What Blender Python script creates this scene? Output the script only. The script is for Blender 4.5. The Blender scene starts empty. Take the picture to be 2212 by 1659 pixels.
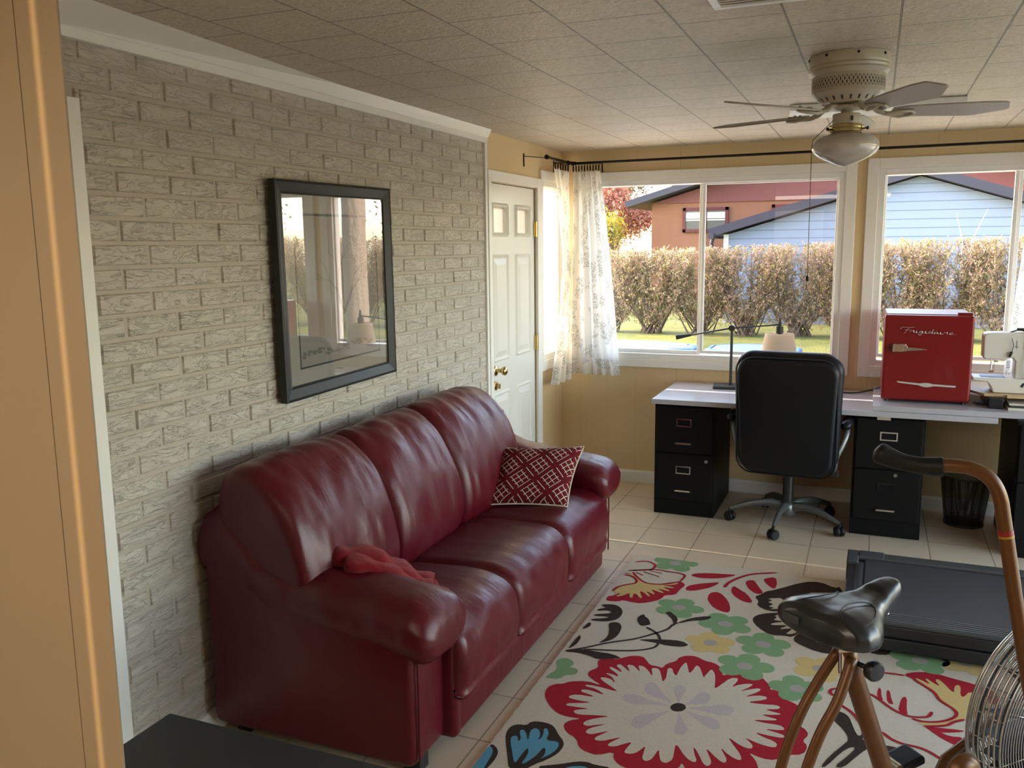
import bpy, bmesh, math, random
from mathutils import Vector, Matrix, noise
random.seed(7)
S = bpy.context.scene
COL = S.collection
PI = math.pi

# ------------------------------------------------------------------ camera
cam_d = bpy.data.cameras.new('camera'); cam = bpy.data.objects.new('camera', cam_d); COL.objects.link(cam)
_r = Vector((0.92387145, 0.38254708, -0.01092177)); _u = Vector((-0.04994272, 0.14881054, 0.98760374)); _f = Vector((-0.3794302, 0.91187343, -0.15658725))
_m = Matrix((_r, _u, -_f)).transposed().to_4x4(); _m.translation = Vector((2.0698, -2.4985, 1.6739)); cam.matrix_world = _m
cam_d.sensor_width = 36; cam_d.sensor_fit = 'HORIZONTAL'; cam_d.lens = 1879.7 / 2212 * 36; cam_d.clip_start = .02; cam_d.clip_end = 300
S.camera = cam

# ------------------------------------------------------------------ light
w = bpy.data.worlds.new('sky'); S.world = w; w.use_nodes = True
nt = w.node_tree; bg = nt.nodes['Background']
sky = nt.nodes.new('ShaderNodeTexSky'); sky.sky_type = 'NISHITA'; sky.sun_disc = False
sky.sun_elevation = math.radians(28); sky.sun_rotation = math.radians(270); sky.air_density = 1.0; sky.dust_density = 1.5; sky.ozone_density = 1.0
_wm = nt.nodes.new('ShaderNodeMix'); _wm.data_type = 'RGBA'; _wm.blend_type = 'MULTIPLY'; _wm.inputs[0].default_value = 1.0; _wm.inputs[7].default_value = (1.17, 1.0, .86, 1); nt.links.new(sky.outputs[0], _wm.inputs[6]); nt.links.new(_wm.outputs[2], bg.inputs[0]); bg.inputs[1].default_value = 0.33
sun_d = bpy.data.lights.new('sun', 'SUN'); sun = bpy.data.objects.new('sun', sun_d); COL.objects.link(sun)
sun_d.energy = 2.4; sun_d.angle = math.radians(.55); sun_d.color = (1.0, .93, .82)
sun.rotation_euler = Vector((1.0, -.015, -math.tan(math.radians(28)))).to_track_quat('-Z', 'Y').to_euler()
def area(name, loc, target, sx, sy, power, color, spread=180, portal=False):
    d = bpy.data.lights.new(name, 'AREA'); d.shape = 'RECTANGLE'; d.size = sx; d.size_y = sy; d.energy = power; d.color = color
    d.spread = math.radians(spread); o = bpy.data.objects.new(name, d); COL.objects.link(o); o.location = loc
    o.rotation_euler = (Vector(target) - Vector(loc)).to_track_quat('-Z', 'Y').to_euler()
    if portal: d.cycles.is_portal = True
    return o
area('window_portal', (1.55, 3.50, 1.50), (1.55, 0, 1.50), 3.6, 1.5, 1, (1, 1, 1), portal=True)
area('window_portal', (4.70, 1.00, 1.15), (0, 1.00, 1.15), 4.3, 2.1, 1, (1, 1, 1), portal=True)
area('window_portal', (-.10, 3.18, 1.50), (2, 3.18, 1.50), .5, 1.4, 1, (1, 1, 1), portal=True)
area('kitchen_ceiling_lamp', (1.3, -3.0, 2.27), (1.3, -3.0, 0), 1.8, 1.0, 6.5, (1.0, .86, .70))
_sd = bpy.data.lights.new('slit_lamp', 'SPOT'); _sp = bpy.data.objects.new('slit_lamp', _sd); COL.objects.link(_sp); _sp.location = (1.0, -3.70, 1.40)  # spot placed behind the added boards to throw a warm strip on the partition
_sd.energy = 34; _sd.color = (1.0, .66, .30); _sd.spot_size = math.radians(46); _sd.spot_blend = .1; _sd.shadow_soft_size = .003
_sp.rotation_euler = (Vector((.886, -1.5, 1.40)) - Vector((1.0, -3.7, 1.40))).to_track_quat('-Z', 'Y').to_euler()
S.view_settings.view_transform = 'Standard'; S.view_settings.look = 'None'; S.view_settings.gamma = 1; S.view_settings.exposure = 2.68
S.view_settings.use_curve_mapping = False
S.cycles.max_bounces = 10; S.cycles.diffuse_bounces = 6; S.cycles.transparent_max_bounces = 16; S.cycles.use_denoising = True
S.cycles.caustics_reflective = False; S.cycles.caustics_refractive = False; S.cycles.sample_clamp_indirect = 6

# ------------------------------------------------------------------ materials
def lin(c):
    return tuple((x / 12.92 if x <= .04045 else ((x + .055) / 1.055) ** 2.4) for x in c)
def hx(h):
    return lin((int(h[0:2], 16) / 255, int(h[2:4], 16) / 255, int(h[4:6], 16) / 255))
class NB:
    def __init__(s, name):
        s.m = bpy.data.materials.new(name); s.m.use_nodes = True; s.t = s.m.node_tree; s.p = s.t.nodes['Principled BSDF']; s.out = s.t.nodes['Material Output']
    def n(s, typ, **kw):
        x = s.t.nodes.new(typ)
        for k, v in kw.items(): setattr(x, k, v)
        return x
    def l(s, a, b): s.t.links.new(a, b)
    def sv(s, node, **kw):
        for k, v in kw.items(): node.inputs[k.replace('_', ' ')].default_value = v
        return node
    def coord(s, kind='Object', scale=(1, 1, 1), rot=(0, 0, 0), loc=(0, 0, 0)):
        tc = s.n('ShaderNodeTexCoord'); mp = s.n('ShaderNodeMapping'); mp.inputs['Scale'].default_value = scale; mp.inputs['Rotation'].default_value = rot; mp.inputs['Location'].default_value = loc
        s.l(tc.outputs[kind], mp.inputs[0]); return mp.outputs[0]
    def noise(s, vec, scale=5, detail=3, rough=.5, dist=0):
        x = s.n('ShaderNodeTexNoise'); s.l(vec, x.inputs['Vector']); x.inputs['Scale'].default_value = scale; x.inputs['Detail'].default_value = detail; x.inputs['Roughness'].default_value = rough; x.inputs['Distortion'].default_value = dist
        return x.outputs[0]
    def math(s, op, a, b=None, c=None):
        x = s.n('ShaderNodeMath', operation=op)
        for i, v in enumerate((a, b, c)):
            if v is None: continue
            if isinstance(v, (int, float)): x.inputs[i].default_value = v
            else: s.l(v, x.inputs[i])
        return x.outputs[0]
    def mix(s, fac, a, b):
        x = s.n('ShaderNodeMix', data_type='RGBA')
        if isinstance(fac, (int, float)): x.inputs[0].default_value = fac
        else: s.l(fac, x.inputs[0])
        for i, v in ((6, a), (7, b)):
            if isinstance(v, tuple): x.inputs[i].default_value = (*v[:3], 1)
            else: s.l(v, x.inputs[i])
        return x.outputs[2]
    def ramp(s, fac, *stops):
        x = s.n('ShaderNodeValToRGB'); s.l(fac, x.inputs[0]); e = x.color_ramp.elements
        e[0].position, e[0].color = stops[0][0], (*stops[0][1], 1); e[1].position, e[1].color = stops[-1][0], (*stops[-1][1], 1)
        for p, c in stops[1:-1]:
            k = e.new(p); k.color = (*c, 1)
        return x.outputs[0]
    def bump(s, h, strength=.5, dist=.01, prev=None):
        b = s.n('ShaderNodeBump'); b.inputs['Strength'].default_value = strength; b.inputs['Distance'].default_value = dist; s.l(h, b.inputs['Height'])
        if prev: s.l(prev, b.inputs['Normal'])
        s.l(b.outputs[0], s.p.inputs['Normal']); return b.outputs[0]
    def base(s, c):
        if isinstance(c, tuple): s.p.inputs['Base Color'].default_value = (*c[:3], 1)
        else: s.l(c, s.p.inputs['Base Color'])
def mat(name, c, rough=.5, metal=0, spec=.5, coat=0, var=0, vscale=8, bump=0, bscale=60, bdist=.003):
    b = NB(name); b.p.inputs['Roughness'].default_value = rough; b.p.inputs['Metallic'].default_value = metal; b.p.inputs['Specular IOR Level'].default_value = spec; b.p.inputs['Coat Weight'].default_value = coat
    b.base(c)
    if var: b.base(b.mix(b.noise(b.coord(), vscale, 4), tuple(x * (1 - var) for x in c), tuple(min(1, x * (1 + var)) for x in c)))
    if bump: b.bump(b.noise(b.coord(), bscale, 4), bump, bdist)
    return b.m
M = {}
white_c = hx('D9D6D0')
M['white'] = mat('white_paint', hx('E8E6E2'), .4, var=.03)
M['vinyl'] = mat('white_vinyl', hx('E8E8E6'), .35)
M['doorw'] = mat('door_white', hx('DEDCD6'), .35)
M['black'] = mat('black_plastic', (.012, .012, .013), .35)
M['blackmetal'] = mat('black_metal', (.006, .006, .006), .5, 0, .15)
M['rodm'] = mat('dark_bronze', (.02, .016, .014), .35, .6)
M['chrome'] = mat('chrome', (.75, .75, .76), .12, 1)
M['steel'] = mat('brushed_steel', (.55, .55, .55), .28, 1)
M['brass'] = mat('brass', (.62, .46, .20), .22, 1)
M['grey'] = mat('grey_metal', (.15, .155, .15), .35, .6)
M['rubber'] = mat('rubber', (.007, .007, .007), .5, spec=.3)
M['dgrey'] = mat('dark_grey', (.035, .038, .042), .45)
M['cream'] = mat('cream_enamel', hx('B8B09E'), .3, spec=.6)
M['blade'] = mat('blade_white', hx('A49C96'), .38)
M['red'] = mat('red_enamel', hx('78060C'), .28, coat=.2)
M['sew'] = mat('sewing_white', hx('D8D2C8'), .35)
M['lwood'] = mat('light_wood', hx('C2A57C'), .45, var=.1, vscale=12)
M['copper'] = mat('copper_paint', hx('64401F'), .36, .3, var=.12, vscale=30)
M['stand'] = mat('stand_black', (.01, .011, .014), .3)
M['paper'] = mat('paper', hx('CFC8BC'), .7)
M['blue'] = mat('blue_card', hx('6E8EC0'), .5)

def m_leather():
    b = NB('red_leather'); v = b.coord()
    b.base(b.mix(b.noise(v, 2.2, 3), hx('470410'), hx('5C0A18'))); b.p.inputs['Roughness'].default_value = .38; b.p.inputs['Specular IOR Level'].default_value = .45
    n1 = b.bump(b.noise(b.coord(scale=(1, 1, 1)), 190, 2), .12, .002)
    m2 = b.noise(b.coord(scale=(3.5, 13, 4.5), rot=(0, 0, .25)), 1.0, 3, .5, 1.0)
    m3 = b.noise(b.coord(scale=(9, 7, 5)), 1.0, 2, .5, .8)
    b.bump(b.math('ADD', m2, m3), .22, .012, n1)
    rr = b.math('MULTIPLY_ADD', b.noise(v, 6, 3), .2, .28); b.l(rr, b.p.inputs['Roughness'])
    return b.m
M['leather'] = m_leather()
def m_bleather():
    b = NB('black_leather'); b.base((.005, .006, .008)); b.p.inputs['Specular IOR Level'].default_value = .3; b.p.inputs['Roughness'].default_value = .42
    n1 = b.bump(b.noise(b.coord(), 260, 2), .2, .0015); b.bump(b.noise(b.coord(scale=(6, 6, 14)), 1, 2), .25, .01, n1); return b.m
M['bleather'] = m_bleather(); M['saddle'] = mat('saddle_vinyl', (.010, .011, .013), .3, 0, .6, bump=.15, bscale=300, bdist=.001)
def m_brick():
    b = NB('painted_brick')
    v = b.coord(scale=(1, 11, 42)); v2 = b.coord(scale=(1, 30, 60))
    a = b.noise(v, 1.0, 4, .6, 1.4); c = b.noise(v2, 1.0, 3, .55, .8); s = b.noise(b.coord(), 5, 3)
    rid = b.math('ABSOLUTE', b.math('SUBTRACT', a, .5)); crack = b.math('MINIMUM', b.math('MULTIPLY', rid, 22), 1.0)
    b.base(b.mix(s, hx('BDB4A8'), hx('CBC3B8'))); b.p.inputs['Roughness'].default_value = .55
    n1 = b.bump(c, .3, .003); n2 = b.bump(a, .8, .014, n1); b.bump(crack, .65, .003, n2); return b.m
M['brick'] = m_brick()
M['mortar'] = mat('mortar_paint', hx('B4AA9D'), .7, var=.06, bump=.5, bscale=120, bdist=.002)
def m_wall(axis):
    b = NB('tan_panelling_' + axis); tc = b.n('ShaderNodeTexCoord'); sp = b.n('ShaderNodeSeparateXYZ'); b.l(tc.outputs['Object'], sp.inputs[0])
    u = sp.outputs[0 if axis == 'x' else 1]
    f = b.math('FRACT', b.math('DIVIDE', b.math('ADD', u, 10.02 if axis == 'x' else 10.0), .2032)); g = b.math('LESS_THAN', f, .014)
    f2 = b.math('FRACT', b.math('DIVIDE', b.math('ADD', u, 10.135), 1.219)); g2 = b.math('LESS_THAN', f2, .004)
    G = b.math('MAXIMUM', b.math('MULTIPLY', g, .45), g2)
    base = b.mix(b.noise(b.coord(), 1.5, 3), hx('D0B88C'), hx('DAC298'))
    b.base(b.mix(b.math('MULTIPLY', G, .35), base, hx('8A7048'))); b.p.inputs['Roughness'].default_value = .42
    n1 = b.bump(b.noise(b.coord(scale=(8, 8, 1.2)), 6, 3), .06, .004)
    inv = b.math('SUBTRACT', 1.0, G); b.bump(inv, .6, .003, n1); return b.m
M['tanx'] = m_wall('x'); M['tany'] = m_wall('y')
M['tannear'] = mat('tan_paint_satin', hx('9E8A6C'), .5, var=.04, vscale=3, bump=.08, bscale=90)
def m_tile(name, c1, c2, mort, ms, size, loc, offset, swap, rough, bumpn):
    b = NB(name); tc = b.n('ShaderNodeTexCoord'); sp = b.n('ShaderNodeSeparateXYZ'); b.l(tc.outputs['Object'], sp.inputs[0]); cb = b.n('ShaderNodeCombineXYZ')
    X = b.math('SUBTRACT', sp.outputs[0], loc[0]); Y = b.math('SUBTRACT', sp.outputs[1], loc[1])
    b.l(Y if swap else X, cb.inputs[0]); b.l(X if swap else Y, cb.inputs[1])
    br = b.n('ShaderNodeTexBrick'); b.l(cb.outputs[0], br.inputs['Vector']); br.offset = offset; br.offset_frequency = 2; br.squash = 1
    b.sv(br, Scale=1 / size, Mortar_Size=ms, Mortar_Smooth=.3, Bias=0.0, Brick_Width=1.0, Row_Height=1.0)
    br.inputs['Color1'].default_value = (*c1, 1); br.inputs['Color2'].default_value = (*c2, 1); br.inputs['Mortar'].default_value = (*mort, 1)
    return b, br
def m_floor():
    b, br = m_tile('floor_tile', hx('D4C0A4'), hx('CCB79C'), hx('84705C'), .011, .305, (.893, 0.0), 0.0, False, .3, 0)
    v = b.noise(b.coord(), 7, 5, .6); b.base(b.mix(b.math('MULTIPLY', v, .35), br.outputs[0], hx('DCCDB6')))
    b.l(b.math('MULTIPLY_ADD', br.outputs['Fac'], .4, .32), b.p.inputs['Roughness'])
    n1 = b.bump(b.noise(b.coord(), 22, 4), .12, .002); b.bump(b.math('SUBTRACT', 1.0, br.outputs['Fac']), .6, .003, n1); return b.m
M['floor'] = m_floor()
def m_ceil():
    b, br = m_tile('ceiling_tile', hx('DDD0BD'), hx('D7C9B5'), hx('756C5E'), .013, .305, (.881, .05), .5, True, .5, 0)
    v = b.noise(b.coord(), 48, 5, .8); st = b.noise(b.coord(), 1.3, 2)
    c = b.mix(b.math('MULTIPLY', b.math('POWER', v, 2.0), 1.3), br.outputs[0], hx('8C8576')); b.base(b.mix(b.math('MULTIPLY', b.math('GREATER_THAN', st, .62), .12), c, hx('A8975A')))
    b.p.inputs['Roughness'].default_value = .38; b.p.inputs['Specular IOR Level'].default_value = .45
    n1 = b.bump(b.noise(b.coord(), 60, 4, .7, .5), 1.0, .009); b.bump(b.math('SUBTRACT', 1.0, br.outputs['Fac']), .8, .004, n1); return b.m
M['ceiling'] = m_ceil()
def m_glass(name, tint=(1, 1, 1), refl=1.0):
    b = NB(name); b.t.nodes.remove(b.p); tr = b.n('ShaderNodeBsdfTransparent'); tr.inputs[0].default_value = (*tint, 1); gl = b.n('ShaderNodeBsdfGlossy'); gl.inputs['Roughness'].default_value = 0.0
    fr = b.n('ShaderNodeLayerWeight'); f5 = b.math('POWER', fr.outputs['Facing'], 5.0); mx = b.n('ShaderNodeMixShader'); b.l(b.math('MULTIPLY', b.math('MULTIPLY_ADD', f5, .96, .04), refl), mx.inputs[0]); b.l(tr.outputs[0], mx.inputs[1]); b.l(gl.outputs[0], mx.inputs[2]); b.l(mx.outputs[0], b.out.inputs[0]); return b.m
M['glass'] = m_glass('window_glass', (.97, .985, .98)); M['screenglass'] = m_glass('window_glass_with_screen', (.82, .83, .85)); M['picglass'] = m_glass('picture_glass', (.97, .97, .97), 5.5)
def m_frost():
    b = NB('textured_door_glass'); b.t.nodes.remove(b.p); tr = b.n('ShaderNodeBsdfTransparent'); tr.inputs[0].default_value = (.12, .12, .12, 1); tl = b.n('ShaderNodeBsdfTranslucent'); tl.inputs[0].default_value = (.16, .16, .15, 1); ad = b.n('ShaderNodeAddShader')
    b.l(tr.outputs[0], ad.inputs[0]); b.l(tl.outputs[0], ad.inputs[1]); b.l(ad.outputs[0], b.out.inputs[0]); return b.m
M['frost'] = m_frost()
def m_trans(name, c, rough=.8, amt=.5, leaf=False):
    b = NB(name); b.p.inputs['Roughness'].default_value = rough; b.p.inputs['Specular IOR Level'].default_value = .15; tl = b.n('ShaderNodeBsdfTranslucent'); mx = b.n('ShaderNodeMixShader'); mx.inputs[0].default_value = amt
    col = c
    if leaf:
        tot = None
        for i, (rot, loc) in enumerate(((.8, (0, 0, 0)), (-.7, (3.3, 1.7, 0)), (2.2, (7.1, 5.2, 0)))):
            mp = b.coord('UV', (26, 60, 1), (0, 0, 0), loc); tc = b.n('ShaderNodeTexCoord'); r = b.n('ShaderNodeMapping'); r.inputs['Rotation'].default_value = (0, 0, rot); b.l(tc.outputs['UV'], r.inputs[0])
            s2 = b.n('ShaderNodeMapping'); s2.inputs['Scale'].default_value = (17, 40, 1); s2.inputs['Location'].default_value = loc; b.l(r.outputs[0], s2.inputs[0])
            vo = b.n('ShaderNodeTexVoronoi'); vo.voronoi_dimensions = '2D'; vo.inputs['Scale'].default_value = 1.0; b.l(s2.outputs[0], vo.inputs['Vector'])
            ring = b.math('LESS_THAN', b.math('ABSOLUTE', b.math('SUBTRACT', vo.outputs['Distance'], .34)), .045)
            tot = ring if tot is None else b.math('MAXIMUM', tot, ring)
        tc = b.n('ShaderNodeTexCoord'); msk = b.noise(tc.outputs['UV'], 7, 2); tot = b.math('MULTIPLY', tot, b.math('GREATER_THAN', msk, .52))
        col = b.mix(b.math('MULTIPLY', tot, .6), c, hx('7E7A78'))
    if isinstance(col, tuple): tl.inputs[0].default_value = (*col, 1); b.base(col)
    else: b.l(col, tl.inputs[0]); b.base(col)
    b.l(b.p.outputs[0], mx.inputs[1]); b.l(tl.outputs[0], mx.inputs[2]); b.l(mx.outputs[0], b.out.inputs[0]); return b.m
M['glare'] = m_trans('glare_white', hx('F4F2EC'), .9, .75)
M['curtain'] = m_trans('leaf_print_curtain', hx('EEECE8'), .9, .55, True)
M['shade'] = m_trans('lamp_shade_fabric', hx('EADDCC'), .85, .4)
M['globe'] = mat('opal_glass', hx('BDB6AE'), .12, spec=.7, coat=.5)
M['collar'] = mat('amber_brass', (.62, .50, .22), .2, .85)

# ------------------------------------------------------------------ mesh helpers
def new_obj(name, verts, faces, m=None, parent=None, smooth=False, bevel=0, bseg=2, subsurf=0, auto=None):
    me = bpy.data.meshes.new(name); me.from_pydata([tuple(v) for v in verts], [], faces); me.validate()
    bm = bmesh.new(); bm.from_mesh(me); bmesh.ops.recalc_face_normals(bm, faces=bm.faces[:]); bm.to_mesh(me); bm.free()
    o = bpy.data.objects.new(name, me); COL.objects.link(o)
    if m is not None:
        for mm in (m if isinstance(m, list) else [m]): me.materials.append(M[mm] if isinstance(mm, str) else mm)
    if parent: o.parent = parent
    if smooth:
        for p in me.polygons: p.use_smooth = True
        if auto: 
            try: me.set_sharp_from_angle(angle=math.radians(auto))
            except Exception: pass
    if bevel:
        b = o.modifiers.new('bevel', 'BEVEL'); b.width = bevel; b.segments = bseg; b.limit_method = 'ANGLE'; b.angle_limit = math.radians(40); b.harden_normals = False
        if not smooth:
            for p in me.polygons: p.use_smooth = False
    if subsurf:
        s = o.modifiers.new('sub', 'SUBSURF'); s.levels = subsurf; s.render_levels = subsurf
    return o
class MB:
    def __init__(s): s.v = []; s.f = []; s.mi = []; s.cur = 0
    def add(s, vs, fs):
        k = len(s.v); s.v += [tuple(v) for v in vs]; s.f += [tuple(i + k for i in f) for f in fs]; s.mi += [s.cur] * len(fs); return s
    def box(s, x0, x1, y0, y1, z0, z1, mtx=None):
        vs = [Vector((x, y, z)) for x in (x0, x1) for y in (y0, y1) for z in (z0, z1)]
        if mtx: vs = [mtx @ v for v in vs]
        return s.add(vs, [(0, 1, 3, 2), (4, 6, 7, 5), (0, 4, 5, 1), (2, 3, 7, 6), (0, 2, 6, 4), (1, 5, 7, 3)])
    def prism(s, pts, axis, a, b):
        def mk(p, t):
            return {'x': (t, p[0], p[1]), 'y': (p[0], t, p[1]), 'z': (p[0], p[1], t)}[axis]
        n = len(pts); vs = [mk(p, a) for p in pts] + [mk(p, b) for p in pts]
        return s.add(vs, [tuple(range(n)), tuple(range(2 * n - 1, n - 1, -1))] + [(i, (i + 1) % n, n + (i + 1) % n, n + i) for i in range(n)])
    def tube(s, path, rad, seg=10, cap=True, sx=1.0, closed=False, up0=None):
        P_ = [Vector(p) for p in path]; n = len(P_); R = rad if isinstance(rad, (list, tuple)) else [rad] * n
        vs = []; up = Vector(up0) if up0 else None
        for i, p in enumerate(P_):
            if closed: d = P_[(i + 1) % n] - P_[i - 1]
            else: d = (P_[min(i + 1, n - 1)] - P_[max(i - 1, 0)])
            d.normalize()
            if up is None: up = Vector((0, 0, 1)) if abs(d.z) < .9 else Vector((1, 0, 0))
            a = d.cross(up); 
            if a.length < 1e-6: a = d.cross(Vector((1, 0, 0)))
            a.normalize(); b = a.cross(d); b.normalize(); up = b
            for k in range(seg):
                t = 2 * PI * k / seg; vs.append(p + a * math.cos(t) * R[i] * sx + b * math.sin(t) * R[i])
        fs = [(i * seg + k, i * seg + (k + 1) % seg, (i + 1) * seg + (k + 1) % seg, (i + 1) * seg + k) for i in range(n - 1) for k in range(seg)]
        if closed: fs += [((n - 1) * seg + k, (n - 1) * seg + (k + 1) % seg, (k + 1) % seg, k) for k in range(seg)]
        elif cap: fs += [tuple(range(seg))[::-1], tuple(range((n - 1) * seg, n * seg))]
        return s.add(vs, fs)
    def cyl(s, a, b, r0, r1=None, seg=20): return s.tube([a, b], [r0, r0 if r1 is None else r1], seg)
    def lathe(s, prof, c=(0, 0, 0), seg=40, axis='z', mtx=None, cap=True):
        vs = []; n = len(prof)
        for r, h in prof:
            for k in range(seg):
                t = 2 * PI * k / seg; p = Vector((r * math.cos(t), r * math.sin(t), h))
                if axis == 'x': p = Vector((h, r * math.cos(t), r * math.sin(t)))
                if axis == 'y': p = Vector((r * math.cos(t), h, r * math.sin(t)))
                if mtx: p = mtx @ p
                vs.append(p + Vector(c))
        fs = [(i * seg + k, i * seg + (k + 1) % seg, (i + 1) * seg + (k + 1) % seg, (i + 1) * seg + k) for i in range(n - 1) for k in range(seg)]
        if cap: fs += [tuple(range(seg))[::-1], tuple(range((n - 1) * seg, n * seg))]
        return s.add(vs, fs)
    def loft(s, rings, cap=True):
        n = len(rings); m = len(rings[0]); vs = [p for r in rings for p in r]
        fs = [(i * m + k, i * m + (k + 1) % m, (i + 1) * m + (k + 1) % m, (i + 1) * m + k) for i in range(n - 1) for k in range(m)]
        if cap: fs += [tuple(range(m))[::-1], tuple(range((n - 1) * m, n * m))]
        return s.add(vs, fs)
    def o(s, name, m, parent=None, **kw):
        ob = new_obj(name, s.v, s.f, m, parent, **kw)
        if len(set(s.mi)) > 1 and len(ob.data.polygons) == len(s.mi):
            for p, i in zip(ob.data.polygons, s.mi): p.material_index = i
        return ob
def tag(o, label, cat, group=None, kind=None):
    if label: o['label'] = label
    if cat: o['category'] = cat
    if group: o['group'] = group
    if kind: o['kind'] = kind
    return o
def struct(o): o['kind'] = 'structure'; return o
def thing(name, label, cat, loc=(0, 0, 0), rz=0, group=None):
    o = bpy.data.objects.new(name, None); COL.objects.link(o); o.location = loc; o.rotation_euler = (0, 0, rz); o.empty_display_size = .05
    return tag(o, label, cat, group)
def recenter(root):   # parts were built in world coordinates: shift them under the root
    inv = Matrix.Translation(root.location) 
    for c in [x for x in bpy.data.objects if x.parent == root]:
        c.matrix_parent_inverse = inv.inverted()
def copy_tree(o, parent=None):
    c = o.copy(); COL.objects.link(c)
    if parent: c.parent = parent
    for ch in [x for x in list(bpy.data.objects) if x.parent == o]: copy_tree(ch, c)
    return c
def smooth_closed(pts, n):
    m = len(pts); out = []
    for i in range(n):
        t = i * m / n; k = int(t); f = t - k
        p0, p1, p2, p3 = (Vector(pts[(k + j) % m]) for j in (-1, 0, 1, 2))
        out.append(.5 * ((2 * p1) + (p2 - p0) * f + (2 * p0 - 5 * p1 + 4 * p2 - p3) * f * f + (3 * p1 - p0 - 3 * p2 + p3) * f ** 3))
    return out
def smooth_open(pts, sub=6):
    out = []; P_ = [Vector(p) for p in pts]; P_ = [2 * P_[0] - P_[1]] + P_ + [2 * P_[-1] - P_[-2]]
    for i in range(1, len(P_) - 2):
        for j in range(sub):
            f = j / sub; p0, p1, p2, p3 = P_[i - 1:i + 3]
            out.append(.5 * ((2 * p1) + (p2 - p0) * f + (2 * p0 - 5 * p1 + 4 * p2 - p3) * f * f + (3 * p1 - p0 - 3 * p2 + p3) * f ** 3))
    return out + [P_[-2]]
def soft_sweep(prof, y0, y1, r, n=44, rings=40, p=2.6, axis='y', bulge=0.0, dis=None):
    """closed profile swept between y0 and y1 with the ends rounded by r"""
    pr = smooth_closed(prof, n); c = sum(pr, Vector(pr[0]) * 0) / n
    nor = []
    for i in range(n):
        d = pr[(i + 1) % n] - pr[i - 1]; q = Vector((d[1], -d[0])); q.normalize()
        if q.dot(pr[i] - c) < 0: q = -q
        nor.append(q)
    out = []; L = y1 - y0
    for j in range(rings):
        t = -math.cos(PI * j / (rings - 1)) * .5 + .5; y = y0 + L * t
        d = min(y - y0, y1 - y)
        ins = 0 if d >= r else r - (max(0, r ** p - (r - d) ** p)) ** (1 / p)
        b = bulge * math.sin(PI * t) ** .6 if bulge else 0
        ring = []
        for i in range(n):
            q = pr[i] + nor[i] * (b - ins)
            v = Vector((q[0], y, q[1])) if axis == 'y' else Vector((y, q[0], q[1]))
            if dis:
                nn = Vector((nor[i][0], 0, nor[i][1])) if axis == 'y' else Vector((0, nor[i][0], nor[i][1]))
                v += nn * dis(v)
            ring.append(v)
        out.append(ring)
    return out
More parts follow.
